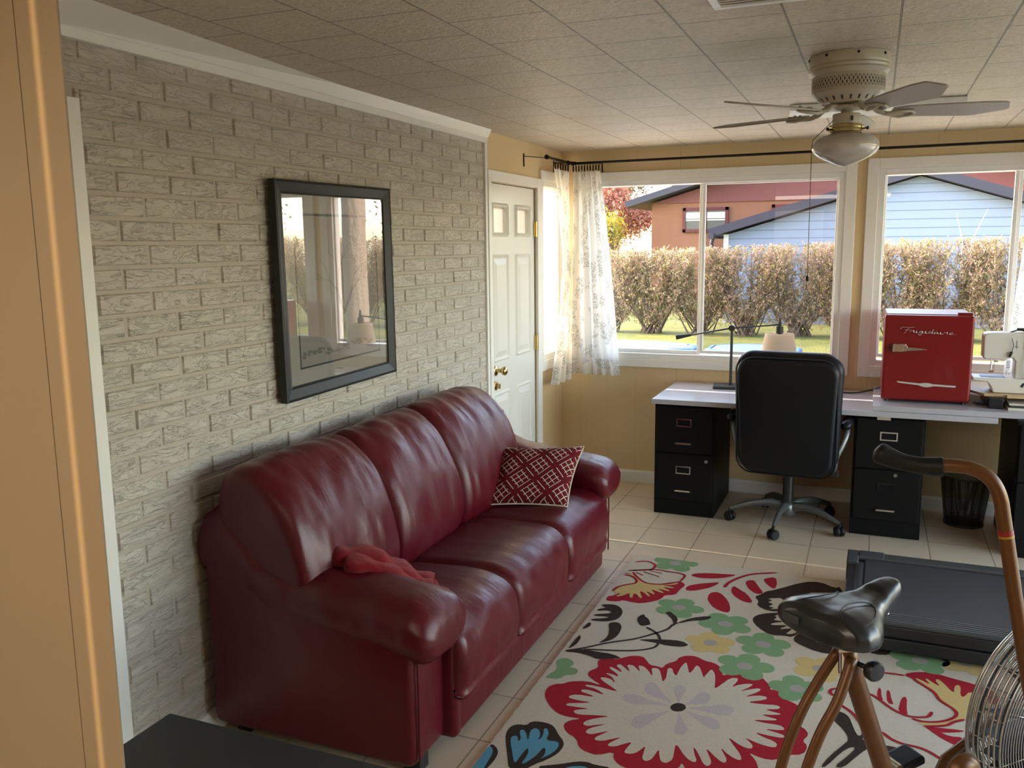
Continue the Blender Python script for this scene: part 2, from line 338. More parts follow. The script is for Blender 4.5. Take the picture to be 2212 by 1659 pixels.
RUG_POLYS=[('r',1,[(1111,670),(1114,694),(1140,716),(1181,720),(1200,745),(1229,774),(1269,783),(1291,757),(1315,720),(1345,721),(1368,713),(1373,754),(1406,790),(1409,826),(1434,854),(1473,863),(1509,836),(1544,832),(1572,815),(1587,782),(1600,732),(1623,773),(1669,786),(1722,780),(1747,773),(1764,743),(1782,729),(1779,693),(1801,696),(1825,681),(1843,663),(1847,636),(1875,623),(1903,596),(1914,564),(1913,518),(1866,482),(1917,468),(1940,426),(1920,377),(1941,353),(1930,294),(1884,276),(1849,228),(1806,223),(1760,243),(1788,208),(1804,162),(1812,94),(1783,62),(1719,30),(1645,14),(1600,45),(1568,110),(1567,69),(1524,23),(1467,8),(1413,8),(1382,18),(1355,45),(1348,84),(1302,43),(1266,48),(1230,65),(1207,113),(1161,137),(1135,178),(1148,214),(1186,240),(1137,232),(1091,241),(1041,287),(1001,349),(994,407),(1015,441),(1042,451),(1058,478),(1121,506),(1185,491),(1135,524),(1105,555),(1105,588),(1130,626)]),('c',2,[(1259,465),(1225,492),(1175,527),(1158,549),(1181,558),(1209,548),(1220,528),(1221,542),(1196,575),(1166,590),(1190,594),(1225,579),(1213,603),(1174,632),(1169,649),(1193,639),(1230,617),(1215,642),(1190,666),(1201,684),(1221,667),(1256,631),(1244,659),(1229,687),(1250,695),(1270,675),(1293,648),(1283,674),(1272,698),(1294,701),(1323,668),(1344,632),(1340,658),(1327,691),(1339,704),(1358,698),(1377,650),(1393,599),(1399,638),(1391,688),(1388,723),(1406,722),(1416,687),(1432,667),(1432,705),(1434,755),(1445,799),(1458,759),(1474,705),(1483,735),(1486,781),(1499,781),(1517,738),(1533,690),(1538,724),(1549,778),(1570,737),(1580,677),(1586,617),(1606,666),(1629,728),(1659,739),(1657,701),(1643,655),(1672,692),(1718,715),(1711,686),(1674,632),(1713,669),(1749,689),(1746,660),(1695,598),(1745,632),(1779,633),(1775,607),(1708,565),(1770,572),(1813,584),(1830,577),(1826,557),(1778,538),(1809,532),(1842,528),(1820,513),(1768,497),(1805,489),(1830,486),(1820,473),(1741,449),(1793,445),(1839,450),(1858,436),(1855,419),(1789,405),(1832,398),(1864,388),(1859,369),(1814,368),(1762,373),(1795,352),(1834,339),(1846,320),(1838,299),(1793,303),(1734,328),(1755,308),(1772,283),(1765,262),(1731,271),(1682,312),(1707,269),(1739,219),(1747,188),(1731,185),(1700,204),(1670,239),(1689,199),(1702,174),(1699,149),(1674,163),(1624,220),(1644,174),(1659,138),(1651,111),(1633,124),(1612,169),(1585,213),(1596,170),(1614,128),(1602,118),(1573,138),(1527,210),(1533,153),(1538,109),(1523,81),(1504,85),(1493,114),(1482,153),(1478,116),(1473,84),(1457,66),(1443,79),(1440,117),(1437,155),(1426,123),(1415,99),(1392,86),(1378,92),(1382,125),(1390,162),(1365,139),(1346,115),(1322,106),(1316,119),(1326,139),(1350,179),(1322,154),(1294,129),(1268,125),(1264,139),(1275,161),(1300,200),(1271,176),(1246,153),(1224,157),(1224,179),(1240,202),(1280,237),(1248,221),(1218,198),(1198,207),(1203,231),(1231,260),(1278,291),(1221,278),(1166,259),(1141,271),(1147,289),(1194,313),(1150,308),(1103,303),(1102,320),(1141,335),(1187,358),(1135,354),(1097,357),(1091,374),(1117,394),(1186,398),(1161,411),(1124,417),(1121,436),(1151,442),(1220,424),(1170,460),(1127,463),(1123,475),(1159,481)]),('l',3,[(1485,456),(1484,519),(1491,571),(1483,595),(1460,606),(1442,587),(1442,561),(1465,515)]),('l',3,[(1471,451),(1418,511),(1375,575),(1352,586),(1335,557),(1346,508),(1368,483),(1415,476)]),('l',3,[(1464,438),(1385,451),(1320,472),(1290,466),(1276,435),(1300,405),(1332,400),(1389,423)]),('l',3,[(1472,417),(1417,366),(1368,338),(1353,307),(1357,260),(1383,245),(1404,263),(1431,336)]),('l',3,[(1493,416),(1503,344),(1503,285),(1514,263),(1536,260),(1551,287),(1548,314),(1520,356)]),('l',3,[(1507,428),(1568,384),(1613,340),(1637,335),(1652,358),(1641,395),(1618,413),(1569,413)]),('l',3,[(1510,444),(1584,448),(1642,439),(1669,453),(1682,490),(1661,519),(1632,518),(1579,478)]),('l',3,[(1498,453),(1538,484),(1575,496),(1585,522),(1580,569),(1558,593),(1541,581),(1525,516)]),('b',4,[(1514,448),(1514,436),(1510,425),(1503,415),(1494,409),(1483,407),(1473,410),(1466,417),(1461,428),(1461,440),(1465,451),(1472,461),(1481,468),(1492,469),(1502,466),(1509,459)]),('r',1,[(969,1270),(960,1324),(988,1348),(1014,1406),(1118,1530),(1241,1635),(1267,1623),(1281,1586),(1270,1546),(1264,1502),(1262,1460),(1212,1434),(1212,1400),(1191,1352),(1133,1300),(1089,1298),(1041,1308),(1027,1283)]),('y',2,[(967,1395),(981,1449),(1010,1496),(1040,1522),(1044,1560),(1013,1608),(974,1631),(978,1656),(1024,1627),(1056,1587),(1092,1549),(1143,1557),(1200,1583),(1239,1620),(1245,1601),(1223,1571),(1170,1553),(1238,1548),(1232,1531),(1175,1531),(1226,1501),(1221,1488),(1154,1509),(1205,1465),(1197,1456),(1129,1485),(1164,1443),(1164,1422),(1114,1458),(1151,1404),(1147,1389),(1110,1436),(1088,1441),(1122,1366),(1114,1356),(1082,1404),(1070,1400),(1078,1349),(1062,1350),(1052,1407),(1027,1356),(996,1331),(1015,1382),(986,1374)]),('r',1,[(1277,1731),(1294,1768),(1352,1795),(1429,1812),(1503,1825),(1456,1770),(1410,1737),(1331,1711)]),('r',1,[(1289,1539),(1292,1590),(1335,1635),(1390,1671),(1437,1696),(1409,1620),(1367,1569),(1319,1530)]),('r',1,[(1410,1470),(1408,1536),(1433,1567),(1465,1551),(1499,1491),(1523,1428),(1534,1345),(1504,1339),(1456,1371),(1424,1429)]),('r',1,[(1498,1662),(1512,1667),(1537,1634),(1577,1594),(1622,1492),(1577,1488),(1526,1541),(1501,1593)]),('r',1,[(1550,1739),(1559,1772),(1588,1783),(1611,1719),(1647,1642),(1645,1614),(1614,1609),(1580,1651),(1562,1693)]),('r',1,[(1629,1799),(1634,1823),(1682,1867),(1700,1767),(1693,1694),(1658,1737)]),('b',2,[(1050,1038),(1071,1058),(1097,1057),(1118,1018),(1124,954),(1117,896),(1092,855),(1064,831),(1074,853),(1086,906),(1075,968)]),('b',2,[(961,1212),(981,1233),(1023,1243),(1054,1222),(1078,1181),(1084,1123),(1070,1076),(1035,1047),(966,1035),(969,1055),(1025,1082),(1038,1103),(965,1086),(968,1108),(1019,1134),(1034,1152),(1014,1169),(962,1143),(964,1169),(997,1194)]),('b',2,[(960,940),(964,1011),(980,1012),(985,973),(967,940)]),('b',2,[(962,737),(965,881),(982,860),(985,797),(973,751)]),('b',2,[(1158,1116),(1158,1163),(1178,1189),(1182,1166),(1206,1146),(1230,1091),(1210,1071),(1189,1060)]),('b',2,[(1259,1239),(1276,1260),(1294,1240),(1326,1204),(1333,1148),(1325,1099),(1315,1164),(1275,1221)]),('b',2,[(1334,1154),(1383,1226),(1454,1275),(1468,1259),(1445,1220),(1389,1193),(1343,1146)]),('b',2,[(1211,922),(1251,943),(1322,967),(1386,979),(1417,960),(1422,946),(1406,925),(1348,912),(1292,922)]),('b',2,[(959,705),(963,727),(1026,756),(1086,754),(1147,758),(1198,733),(1167,721),(1106,688),(1069,708),(1006,718)]),('b',1,[(1614,1573),(1643,1611),(1657,1658),(1693,1686),(1817,1847),(1894,1876),(1964,1817),(1992,1849),(2018,1617),(1764,1444),(1693,1423),(1636,1470),(1641,1524)]),('b',1,[(1637,1299),(1646,1356),(1695,1403),(1757,1429),(1876,1276),(1844,1242),(1819,1183),(1788,1188),(1730,1170),(1670,1231)]),('b',1,[(1823,1158),(1836,1228),(1884,1285),(1946,1238),(2014,1221),(2104,1256),(2105,1144),(2018,1095),(1995,1081),(1930,1076),(1853,1122)]),('b',1,[(2104,1256),(2136,1311),(2193,1312),(2315,1322),(2330,1302),(2312,1249),(2256,1233),(2213,1246),(2214,1196),(2200,1156),(2145,1139),(2105,1174)]),('c',2,[(1672,1569),(1749,1605),(1761,1480),(1693,1442),(1720,1471),(1687,1477),(1711,1512),(1679,1526),(1702,1554)]),('c',2,[(1724,1386),(1780,1426),(1924,1340),(1879,1289),(1843,1258),(1820,1216),(1789,1204),(1805,1243),(1815,1275),(1753,1240),(1800,1303),(1719,1272),(1725,1298),(1779,1333),(1723,1332),(1740,1363)]),('c',2,[(1873,1253),(1882,1307),(2028,1313),(2002,1217),(1971,1163),(1961,1201),(1947,1227),(1921,1169),(1916,1183),(1921,1239),(1881,1202)]),('c',2,[(2111,1291),(2132,1304),(2153,1233),(2177,1222),(2161,1211),(2116,1250),(2125,1176),(2106,1195)]),('c',2,[(2148,1316),(2185,1320),(2222,1286),(2185,1282)]),('c',2,[(1771,1522),(1827,1702),(1967,1756),(2063,1635),(2111,1302),(1986,1297),(1852,1370)]),('r',1,[(2250,994),(2266,1023),(2324,1053),(2373,1053),(2421,1034),(2489,1017),(2569,978),(2557,865),(2504,897),(2448,889),(2418,905),(2373,950),(2337,951),(2301,958),(2283,973)]),('r',1,[(2158,856),(2168,852),(2169,794),(2176,756),(2152,780)]),('r',1,[(2186,842),(2197,853),(2203,780),(2211,743),(2188,747)]),('r',1,[(2242,816),(2256,817),(2252,720),(2256,683),(2222,695),(2233,778)]),('r',1,[(2305,626),(2343,632),(2429,647),(2428,635),(2369,606),(2353,606),(2381,588),(2425,599),(2421,547),(2404,529),(2353,565),(2328,596)]),('y',2,[(2285,985),(2302,984),(2343,946),(2324,993),(2330,999),(2347,973),(2375,947),(2360,989),(2365,1009),(2379,1000),(2418,905),(2422,962),(2436,989),(2446,972),(2438,906),(2448,889),(2474,951),(2536,937),(2522,800),(2435,729),(2402,685),(2344,644),(2305,629),(2283,644),(2323,657),(2375,693),(2404,723),(2416,753),(2406,787),(2366,830),(2351,879),(2330,919)]),('b',2,[(2018,622),(2042,619),(2063,595),(2073,550),(2089,485),(2100,477),(2108,504),(2122,533),(2126,511),(2106,468),(2114,454),(2136,480),(2147,445),(2185,451),(2217,450),(2249,430),(2248,403),(2216,396),(2193,405),(2182,425),(2136,418),(2120,401),(2089,340),(2054,264),(2025,258),(2067,342),(2090,400),(2074,399),(2045,355),(2002,248),(1986,242),(2009,314),(2049,401),(2067,442),(2049,498),(2013,551),(2005,585)]),('b',1,[(1062,-140),(1024,-61),(981,23),(967,70),(971,108),(991,125),(1017,126),(1025,157),(1054,168),(1095,166),(1118,147),(1144,110),(1172,81),(1182,51),(1178,5),(1157,-40),(1125,-84),(1109,-122)]),('t',2,[(1061,-94),(1035,-45),(1008,5),(995,40),(1007,54),(1021,44),(1026,23),(1034,38),(1007,86),(1018,99),(1036,80),(1061,32),(1042,100),(1052,122),(1070,117),(1087,82),(1086,55),(1095,68),(1092,102),(1082,130),(1093,135),(1111,103),(1113,63),(1154,71),(1165,55),(1166,22),(1154,-15),(1132,-47),(1140,-26),(1134,10),(1121,24),(1117,-24),(1107,-60),(1094,-91),(1086,-90),(1088,-36),(1074,3),(1068,-33),(1068,-81),(1067,-92)]),('b',1,[(954,-22),(979,-40),(994,-67),(998,-114),(990,-179),(969,-187),(974,-80),(948,-36)]),('t',2,[(950,-194),(947,-91),(948,-36),(964,-46),(975,-69),(979,-100),(985,-181)]),('b',1,[(1129,-93),(1203,-49),(1251,-13),(1284,-4),(1310,-11),(1367,-5),(1386,-72),(1207,-143)]),('t',2,[(1223,-62),(1259,-37),(1293,-31),(1328,-70),(1225,-111)]),('g',1,[(958,471),(966,507),(980,540),(971,581),(953,614),(963,647),(992,658),(1024,636),(1030,609),(1019,588),(1054,585),(1066,562),(1061,533),(1024,518),(1020,485),(984,471)])]
RUG_STROKES=[('r',3,12,[(972,1817),(1023,1849),(1062,1831),(1083,1799),(1081,1750),(1054,1724),(971,1684)]),('r',3,9,[(971,1684),(1093,1746),(1165,1742),(1219,1740),(1254,1715),(1247,1631)]),('r',3,9,[(1247,1631),(1187,1571),(1113,1550),(1071,1570),(1032,1615),(996,1670)]),('r',3,7,[(966,1620),(1006,1613),(1040,1574),(1044,1531),(1010,1496),(979,1456),(967,1395)]),('r',3,8,[(1011,1676),(1057,1647)]),('r',3,7,[(1045,1697),(1135,1658)]),('r',3,7,[(1071,1722),(1140,1707)]),('r',3,7,[(963,1642),(992,1646)]),('r',3,17,[(1465,1635),(1473,1695),(1507,1774),(1568,1858),(1682,1924)]),('b',2,10,[(960,715),(1023,766),(1103,848),(1193,920),(1250,986),(1305,1063),(1320,1120),(1337,1149)]),('b',2,11,[(1218,1057),(1258,1028),(1286,995),(1302,957)]),('b',2,8,[(1304,927),(1294,876),(1243,830),(1164,795),(1026,756)]),('r',3,9,[(2005,730),(1992,752),(2000,780),(2036,797),(2079,804),(2131,793)]),('r',3,9,[(2025,677),(2059,644),(2083,609),(2098,572),(2119,550),(2150,538),(2175,524),(2202,495),(2237,480),(2282,476),(2313,461),(2343,435),(2380,418)]),('r',3,7,[(2101,970),(2200,989),(2253,991)]),('r',3,9,[(2283,973),(2330,919),(2352,886),(2367,837),(2406,787),(2415,752),(2398,714),(2357,676),(2306,656),(2267,663)]),('r',3,12,[(2131,793),(2152,774),(2176,743),(2205,708),(2239,683),(2270,676),(2307,688),(2325,704),(2335,737)]),('r',3,9,[(2304,622),(2372,655),(2402,691),(2438,723)])]
RUG_FLOWERS=[('g',1172,1873,120,0.3),('g',1308,1314,115,0.1),('g',1535,1214,118,0.9),('g',1713,1069,115,0.4),('g',1668,846,115,0.2),('g',1875,735,105,0.6),('g',2312,1146,115,0.3),('y',1505,1004,105,0.5),('y',1947,933,110,0),('y',2480,1192,110,0.2)]

# ================================================================== ROOM
CZ = 2.318; WY = 3.418; RX = 4.6; NY = -3.75
b = MB(); b.box(-.15, RX + .15, NY, WY + .15, -.12, 0); struct(b.o('floor', 'floor'))
b = MB(); b.box(-.15, RX + .15, NY, WY + .15, CZ, CZ + .12); struct(b.o('ceiling', 'ceiling'))
def wall_with_holes(mb, axis, a, b_, t0, t1, holes, z1=CZ):
    """wall along axis between a and b_, thickness t0..t1, holes = (u0,u1,z0,z1)"""
    def bx(u0, u1, z0, z1_):
        if u1 - u0 < 1e-5 or z1_ - z0 < 1e-5: return
        mb.box(u0, u1, t0, t1, z0, z1_) if axis == 'x' else mb.box(t0, t1, u0, u1, z0, z1_)
    u = a
    for (h0, h1, za, zb) in sorted(holes):
        bx(u, h0, 0, z1); bx(h0, h1, 0, za); bx(h0, h1, zb, z1); u = h1
    bx(u, b_, 0, z1)
# left wall: plain part with door and window, then painted brick part
b = MB(); wall_with_holes(b, 'y', 2.105, WY + .15, -.12, 0, [(2.16, 2.905, 0, 2.04), (3.005, 3.36, .93, 2.09)]); struct(b.o('wall_left', 'tany'))
b = MB(); wall_with_holes(b, 'y', NY, 2.105, -.12, -.0045, [(-1.55, -.74, 0, 2.03)])
b.cur = 1
z = 2.124 - .0715 * 30; rnd = random.Random(3)
while z < 2.25:
    y = -4.0 + (0 if (round((2.124 - z) / .0715) % 2) else .105) - .0
    # joints at y = -.319 + k*.2105 on odd rows counted from z=2.124..2.195
    k0 = (-.319 if round((2.124 - z) / .0715) % 2 == 0 else -.424)
    yy = k0 - .2105 * 17
    while yy < 2.1:
        a = yy + .005 + rnd.uniform(-.002, .003); e = yy + .2105 - .005 + rnd.uniform(-.003, .002); z0 = z + .0055 + rnd.uniform(-.001, .001); z1 = z + .0715 - .0055 + rnd.uniform(-.001, .001)
        e = min(e, 2.092); z1 = min(z1, 2.25); z0 = max(z0, .002)
        skip = (e > -1.56 and e < -.645 and z0 < 2.10)
        if a < -.652 < e and z0 < 2.10: a = -.652
        if not skip and e - a > .01 and z1 - z0 > .01 and z1 > .0:
            d = rnd.uniform(-.001, .003)
            vs = [(-.005, a, z0), (-.005, e, z0), (-.005, e, z1), (-.005, a, z1)] + [(d + rnd.uniform(-.0015, .0015), p, q) for p, q in ((a + .004, z0 + .004), (e - .004, z0 + .004), (e - .004, z1 - .004), (a + .004, z1 - .004))]
            b.add(vs, [(4, 5, 6, 7), (0, 1, 5, 4), (1, 2, 6, 5), (2, 3, 7, 6), (3, 0, 4, 7)])
        yy += .2105
    z += .0715
struct(b.o('wall_left_brick', ['mortar', 'brick']))
b = MB(); b.box(-.012, .012, 2.092, 2.121, 0, 2.26); struct(b.o('trim_brick_edge', 'white', bevel=.003))
# far wall with the two picture windows
b = MB(); wall_with_holes(b, 'x', -.15, RX + .15, WY, WY + .15, [(.17, 1.88, .885, 2.11), (2.06, 3.50, .885, 2.11)]); struct(b.o('wall_back', 'tanx'))
# right wall (outside the picture) with a wide opening added to let in daylight, and the rooms behind the camera
b = MB(); wall_with_holes(b, 'y', NY, WY, RX, RX + .12, [(-1.15, 3.15, .08, 2.1)]); struct(b.o('wall_right', 'tany'))
b = MB(); wall_with_holes(b, 'x', -.15, RX, NY - .12, NY, []); struct(b.o('wall_front', 'tannear'))
# partition ending beside the camera, with a grooved panel joint
b = MB(); b.prism([(0, -1.5), (.841, -1.5), (.8415, -1.495), (.8445, -1.495), (.845, -1.5015), (.934, -1.5015), (.926, -1.494), (.80, -1.38), (0, -1.38)], 'z', 0, CZ); struct(b.o('wall_partition', 'tannear'))
# soffit trim over the bricks
b = MB(); rings = []
for y, xt in ((-1.5, .20), (-.70, .150), (.60, .054), (2.105, .048)):
    rings.append([Vector(p) for p in ((-.008, y, 2.247), (.020, y, 2.247), (.022, y, 2.274), (.026, y, 2.276), (xt, y, CZ), (-.008, y, CZ))])
b.loft(rings); struct(b.o('trim_soffit', 'white'))
b = MB()
for yy in [-.5 + .2032 * i for i in range(13)]:
    t = (yy + .7) / 2.8; xt = .150 - .10 * min(1, max(0, t * 1.9)) if yy < .6 else .052
    b.box(.024, xt - .012, yy, yy + .0015, 2.277, CZ - .002)
for x0, y0, x1, y1, nm in ((0, 2.985, .014, WY - .002, 'left'),):
    pass
prof = [(0, 0), (.014, 0), (.014, .07), (.010, .082), (0, .085)]
b = MB(); b.prism([(p[0], p[1]) for p in prof], 'y', 2.985, WY - .001); struct(b.o('baseboard_left', 'white'))
b = MB(); b.prism([(WY - p[0], p[1]) for p in prof], 'x', .001, RX); struct(b.o('baseboard_back', 'white'))
b = MB(); b.prism([(p[0], p[1]) for p in prof], 'y', -.655, 2.10); struct(b.o('baseboard_brick', 'white'))
# casing of the doorway in the brick wall (near the camera)
b = MB(); b.box(-.01, .022, -.735, -.652, 0, 2.09); b.box(-.01, .022, -1.50, -.735, 2.01, 2.09); d2 = struct(b.o('door_2', 'white', bevel=.004))
b = MB(); b.box(-.07, -.03, -1.53, -.76, .01, 2.02); b.o('panel', 'doorw', d2)

def window(name, axis, t, side, casing, frame, sashes, depth=.10, casing_parts=True):
    """axis 'x': wall plane y=t, side=-1 means the room is at smaller y. casing/frame = (u0,u1,z0,z1)"""
    def bx(mb, u0, u1, d0, d1, z0, z1):
        a, c = sorted((t + side * d0, t + side * d1))
        mb.box(u0, u1, a, c, z0, z1) if axis == 'x' else mb.box(a, c, u0, u1, z0, z1)
    c0, c1, cz0, cz1 = casing; f0, f1, fz0, fz1 = frame
    b = MB()
    bx(b, c0, f0, -.0, .018, cz0, cz1); bx(b, f1, c1, -.0, .018, cz0, cz1); bx(b, f0, f1, -.0, .018, fz1, cz1); bx(b, f0, f1, -.0, .018, cz0, fz0)
    root = struct(b.o(name, 'white', bevel=.004))
    b = MB(); w_ = .038
    bx(b, f0, f0 + w_, -depth, 0.006, fz0, fz1); bx(b, f1 - w_, f1, -depth, 0.006, fz0, fz1); bx(b, f0 + w_, f1 - w_, -depth, .006, fz1 - w_, fz1); bx(b, f0 + w_, f1 - w_, -depth, .006, fz0, fz0 + w_)
    b.o('window_frame', 'vinyl', root, bevel=.003)
    for (s0, s1, sz0, sz1, sw, dd, g) in sashes:
        b = MB(); bx(b, s0 - sw, s0, -dd - .03, -dd, sz0 - sw, sz1 + sw); bx(b, s1, s1 + sw, -dd - .03, -dd, sz0 - sw, sz1 + sw); bx(b, s0, s1, -dd - .03, -dd, sz1, sz1 + sw); bx(b, s0, s1, -dd - .03, -dd, sz0 - sw, sz0)
        sa = b.o('sash', 'vinyl', root, bevel=.003)
        b = MB(); bx(b, s0 - .004, s1 + .004, -dd - .018, -dd - .014, sz0 - .004, sz1 + .004); b.o('pane', g, sa)
    return root
window('window_1', 'y', 0, 1, (2.978, 3.385, .83, 2.165), (3.005, 3.36, .90, 2.10), [(3.028, 3.335, .955, 2.06, .02, .03, 'glass')])
window('window_2', 'x', WY, -1, (.115, 1.937, .83, 2.165), (.17, 1.872, .888, 2.108), [(.235, .963, .950, 2.075, .022, .045, 'glass'), (1.006, 1.822, .956, 2.060, .020, .018, 'screenglass')])
window('window_3', 'x', WY, -1, (1.996, 3.56, .83, 2.180), (2.062, 3.50, .90, 2.115), [(2.112, 2.80, .975, 2.078, .022, .03, 'glass'), (2.845, 3.44, .975, 2.078, .022, .055, 'glass')])
b = MB()
for u0, u1, z0, z1 in ((-1.20, -1.15, .05, 2.15), (3.15, 3.2, .05, 2.15), (-1.15, 3.15, 2.1, 2.15), (-1.15, 3.15, .05, .1), (.98, 1.02, .1, 2.1)): b.box(RX - .02, RX + .06, u0, u1, z0, z1)
w4 = struct(b.o('added_window', 'white', bevel=.004)); b = MB(); b.box(RX + .02, RX + .024, -1.15, 3.15, .1, 2.1); b.o('pane', 'glass', w4)  # unseen window, added and widened to let more sky light in
b = MB(); b.box(-.022, -.020, 3.088, 3.345, .945, 2.075); b.o('glare_sheet', 'glare', bpy.data.objects['window_1'])  # translucent sheet added so the side window glows out white

# ------------------------------------------------------------------ door
b = MB(); b.box(0, .018, 2.121, 2.163, 0, 2.105); b.box(0, .018, 2.905, 2.977, 0, 2.105); b.box(0, .018, 2.163, 2.905, 2.045, 2.105)
b.box(-.12, 0, 2.160, 2.164, 0, 2.04)
dr = struct(b.o('door_1', 'white', bevel=.004))
DY0, DY1 = 2.168, 2.892
lit = [(2.215, 2.43), (2.582, 2.79)]
b = MB(); wall_with_holes(b, 'y', DY0, DY1, -.05, -.006, [(a, c, 1.75, 1.905) for a, c in lit], z1=2.035)
pan = b.o('panel', 'doorw', dr)
def ringframe(mb, y0, y1, z0, z1, wd, x0, x1, slope=True):
    # moulded rectangular frame: outer rectangle at x0, inner raised to x1
    o_ = [(y0, z0), (y1, z0), (y1, z1), (y0, z1)]; i_ = [(y0 + wd, z0 + wd), (y1 - wd, z0 + wd), (y1 - wd, z1 - wd), (y0 + wd, z1 - wd)]
    mid = [((p[0] + q[0]) / 2, (p[1] + q[1]) / 2) for p, q in zip(o_, i_)]
    vs = [(x0, *p) for p in o_] + [(x1, *p) for p in mid] + [(x0, *p) for p in i_]
    fs = []
    for r in range(2):
        for k in range(4): fs.append((r * 4 + k, r * 4 + (k + 1) % 4, r * 4 + 4 + (k + 1) % 4, r * 4 + 4 + k))
    mb.add(vs, fs)
b = MB()
for (a, c) in ((2.193, 2.449), (2.56, 2.812)):
    for (z0, z1) in ((.985, 1.625), (.26, .80)):
        ringframe(b, a, c, z0, z1, .022, -.006, .004)
        vs = [(-.006, a + .03, z0 + .03), (-.006, c - .03, z0 + .03), (-.006, c - .03, z1 - .03), (-.006, a + .03, z1 - .03), (.004, a + .062, z0 + .062), (.004, c - .062, z0 + .062), (.004, c - .062, z1 - .062), (.004, a + .062, z1 - .062)]
        b.add(vs, [(4, 5, 6, 7), (0, 1, 5, 4), (1, 2, 6, 5), (2, 3, 7, 6), (3, 0, 4, 7)])
b.o('raised_panels', 'doorw', dr)
for (a, c) in ((2.193, 2.449), (2.56, 2.812)):
    b = MB(); ringframe(b, a, c, 1.728, 1.927, .026, -.006, .008); lf = b.o('lite_frame', 'doorw', dr)
    b = MB(); b.box(-.032, -.026, a + .02, c - .02, 1.745, 1.91); b.o('pane', 'frost', lf)
b = MB(); b.lathe([(.0001, 0), (.030, .0), (.032, .006), (.028, .010), (.012, .014), (.011, .036), (.020, .044), (.027, .054), (.027, .066), (.018, .074), (.0001, .076)], (-.006, 2.232, .938), 32, 'x'); b.o('door_knob', 'brass', dr, smooth=True, auto=50)
b = MB(); b.lathe([(.0001, 0), (.028, 0), (.030, .006), (.026, .012), (.010, .014), (.0001, .014)], (-.006, 2.222, .847), 28, 'x'); b.box(.004, .030, 2.216, 2.228, .830, .862); b.o('deadbolt', 'brass', dr, bevel=.002)
for zz in (1.78, 1.04, .28):
    b = MB(); b.box(-.004, .004, 2.880, 2.912, zz - .048, zz + .048); b.cyl((.008, 2.898, zz - .05), (.008, 2.898, zz + .05), .006, seg=12); b.o('hinge', 'brass', dr)
b = MB(); b.box(-.05, -.008, 2.892, 2.905, 0, 2.04); b.box(-.05, -.008, 2.168, 2.905, 2.035, 2.045); b.o('gap_shade', 'rodm', dr)  # dark strips standing in for the shaded gap around the door

b = MB(); b.box(.60, .9614, -3.03, -3.0, .0, 2.1); b.box(.966, 1.40, -3.03, -3.0, .0, 2.1); struct(b.o('slit_boards', 'doorw'))  # unseen pair of boards, added as a slit to shape the spot beam
# ------------------------------------------------------------------ ceiling fittings
def vent(name, label, x0, x1, y0, y1, n=9, m='vinyl'):
    r = thing(name, label, 'vent', ((x0 + x1) / 2, (y0 + y1) / 2, CZ - .001))
    b = MB(); w_ = .022
    z0, z1 = CZ - .012, CZ
    b.box(x0, x1, y0, y0 + w_, z0, z1); b.box(x0, x1, y1 - w_, y1, z0, z1); b.box(x0, x0 + w_, y0 + w_, y1 - w_, z0, z1); b.box(x1 - w_, x1, y0 + w_, y1 - w_, z0, z1)
    b.o('frame', m, r, bevel=.003)
    b = MB()
    for i in range(n):
        y = y0 + w_ + (i + .5) * (y1 - y0 - 2 * w_) / n; b.box(x0 + w_, x1 - w_, y - .004, y + .003, z0 + .002, z1 - .001)
    b.o('louvre', 'cream', r); b = MB(); b.box(x0 + w_, x1 - w_, y0 + w_, y1 - w_, CZ - .0015, CZ - .0005); b.o('backing', 'black', r)
    recenter(r); return r
vent('ceiling_vent', 'white slotted air vent in the ceiling at the top edge, nearest the camera', 1.625, 1.96, -.125, .045, 6)
r = thing('ceiling_panel', 'flat bluish-white rectangular fixture screwed to the ceiling behind the fan', 'ceiling panel', (2.02, 2.1, CZ))
b = MB(); mt = Matrix.Translation((2.02, 2.13, 0)) @ Matrix.Rotation(math.radians(7), 4, 'Z')
b.box(-.38, .38, -.15, .16, CZ - .030, CZ - .001, mt); b.o('housing', 'vinyl', r, bevel=.006)
for sx in (-.25, .05, .3):
    b = MB(); b.cyl(mt @ Vector((sx, -.12, CZ - .034)), mt @ Vector((sx, -.12, CZ - .028)), .006, seg=10); b.o('screw', 'grey', r)
recenter(r)

# ------------------------------------------------------------------ ceiling fan
FX, FY = 1.948, .903
fan = thing('ceiling_fan', 'white five-blade ceiling fan with opal schoolhouse globe and pull chain', 'ceiling fan', (FX, FY, CZ))
R_ = .132
b = MB(); b.lathe([(R_ + .001, CZ - .001), (R_ + .003, CZ - .03), (R_, CZ - .036), (R_ + .003, CZ - .042), (R_, CZ - .050), (R_ + .003, CZ - .056), (R_ - .002, CZ - .064), (R_ - .010, CZ - .070), (R_ - .012, CZ - .128), (R_ - .018, CZ - .134), (.085, CZ - .162), (.02, CZ - .166)], (FX, FY, 0), 64); hs = b.o('motor_housing', 'cream', fan, smooth=True, auto=35)
b = MB()
for rowi, (zz, hh) in enumerate(((CZ - .084, .0025), (CZ - .093, .006), (CZ - .104, .006), (CZ - .113, .0025))):
    for k in range(56):
        t = 2 * PI * (k + .5 * (rowi % 2)) / 56; c = Vector((FX + (R_ - .0105) * math.cos(t), FY + (R_ - .0105) * math.sin(t), zz)); T_ = Vector((-math.sin(t), math.cos(t), 0)); N_ = Vector((math.cos(t), math.sin(t), 0)) * .0006
        b.add([c + N_ + T_ * .0022 * math.cos(a) + Vector((0, 0, hh * math.sin(a))) for a in [i * PI / 4 for i in range(8)]], [tuple(range(8))])
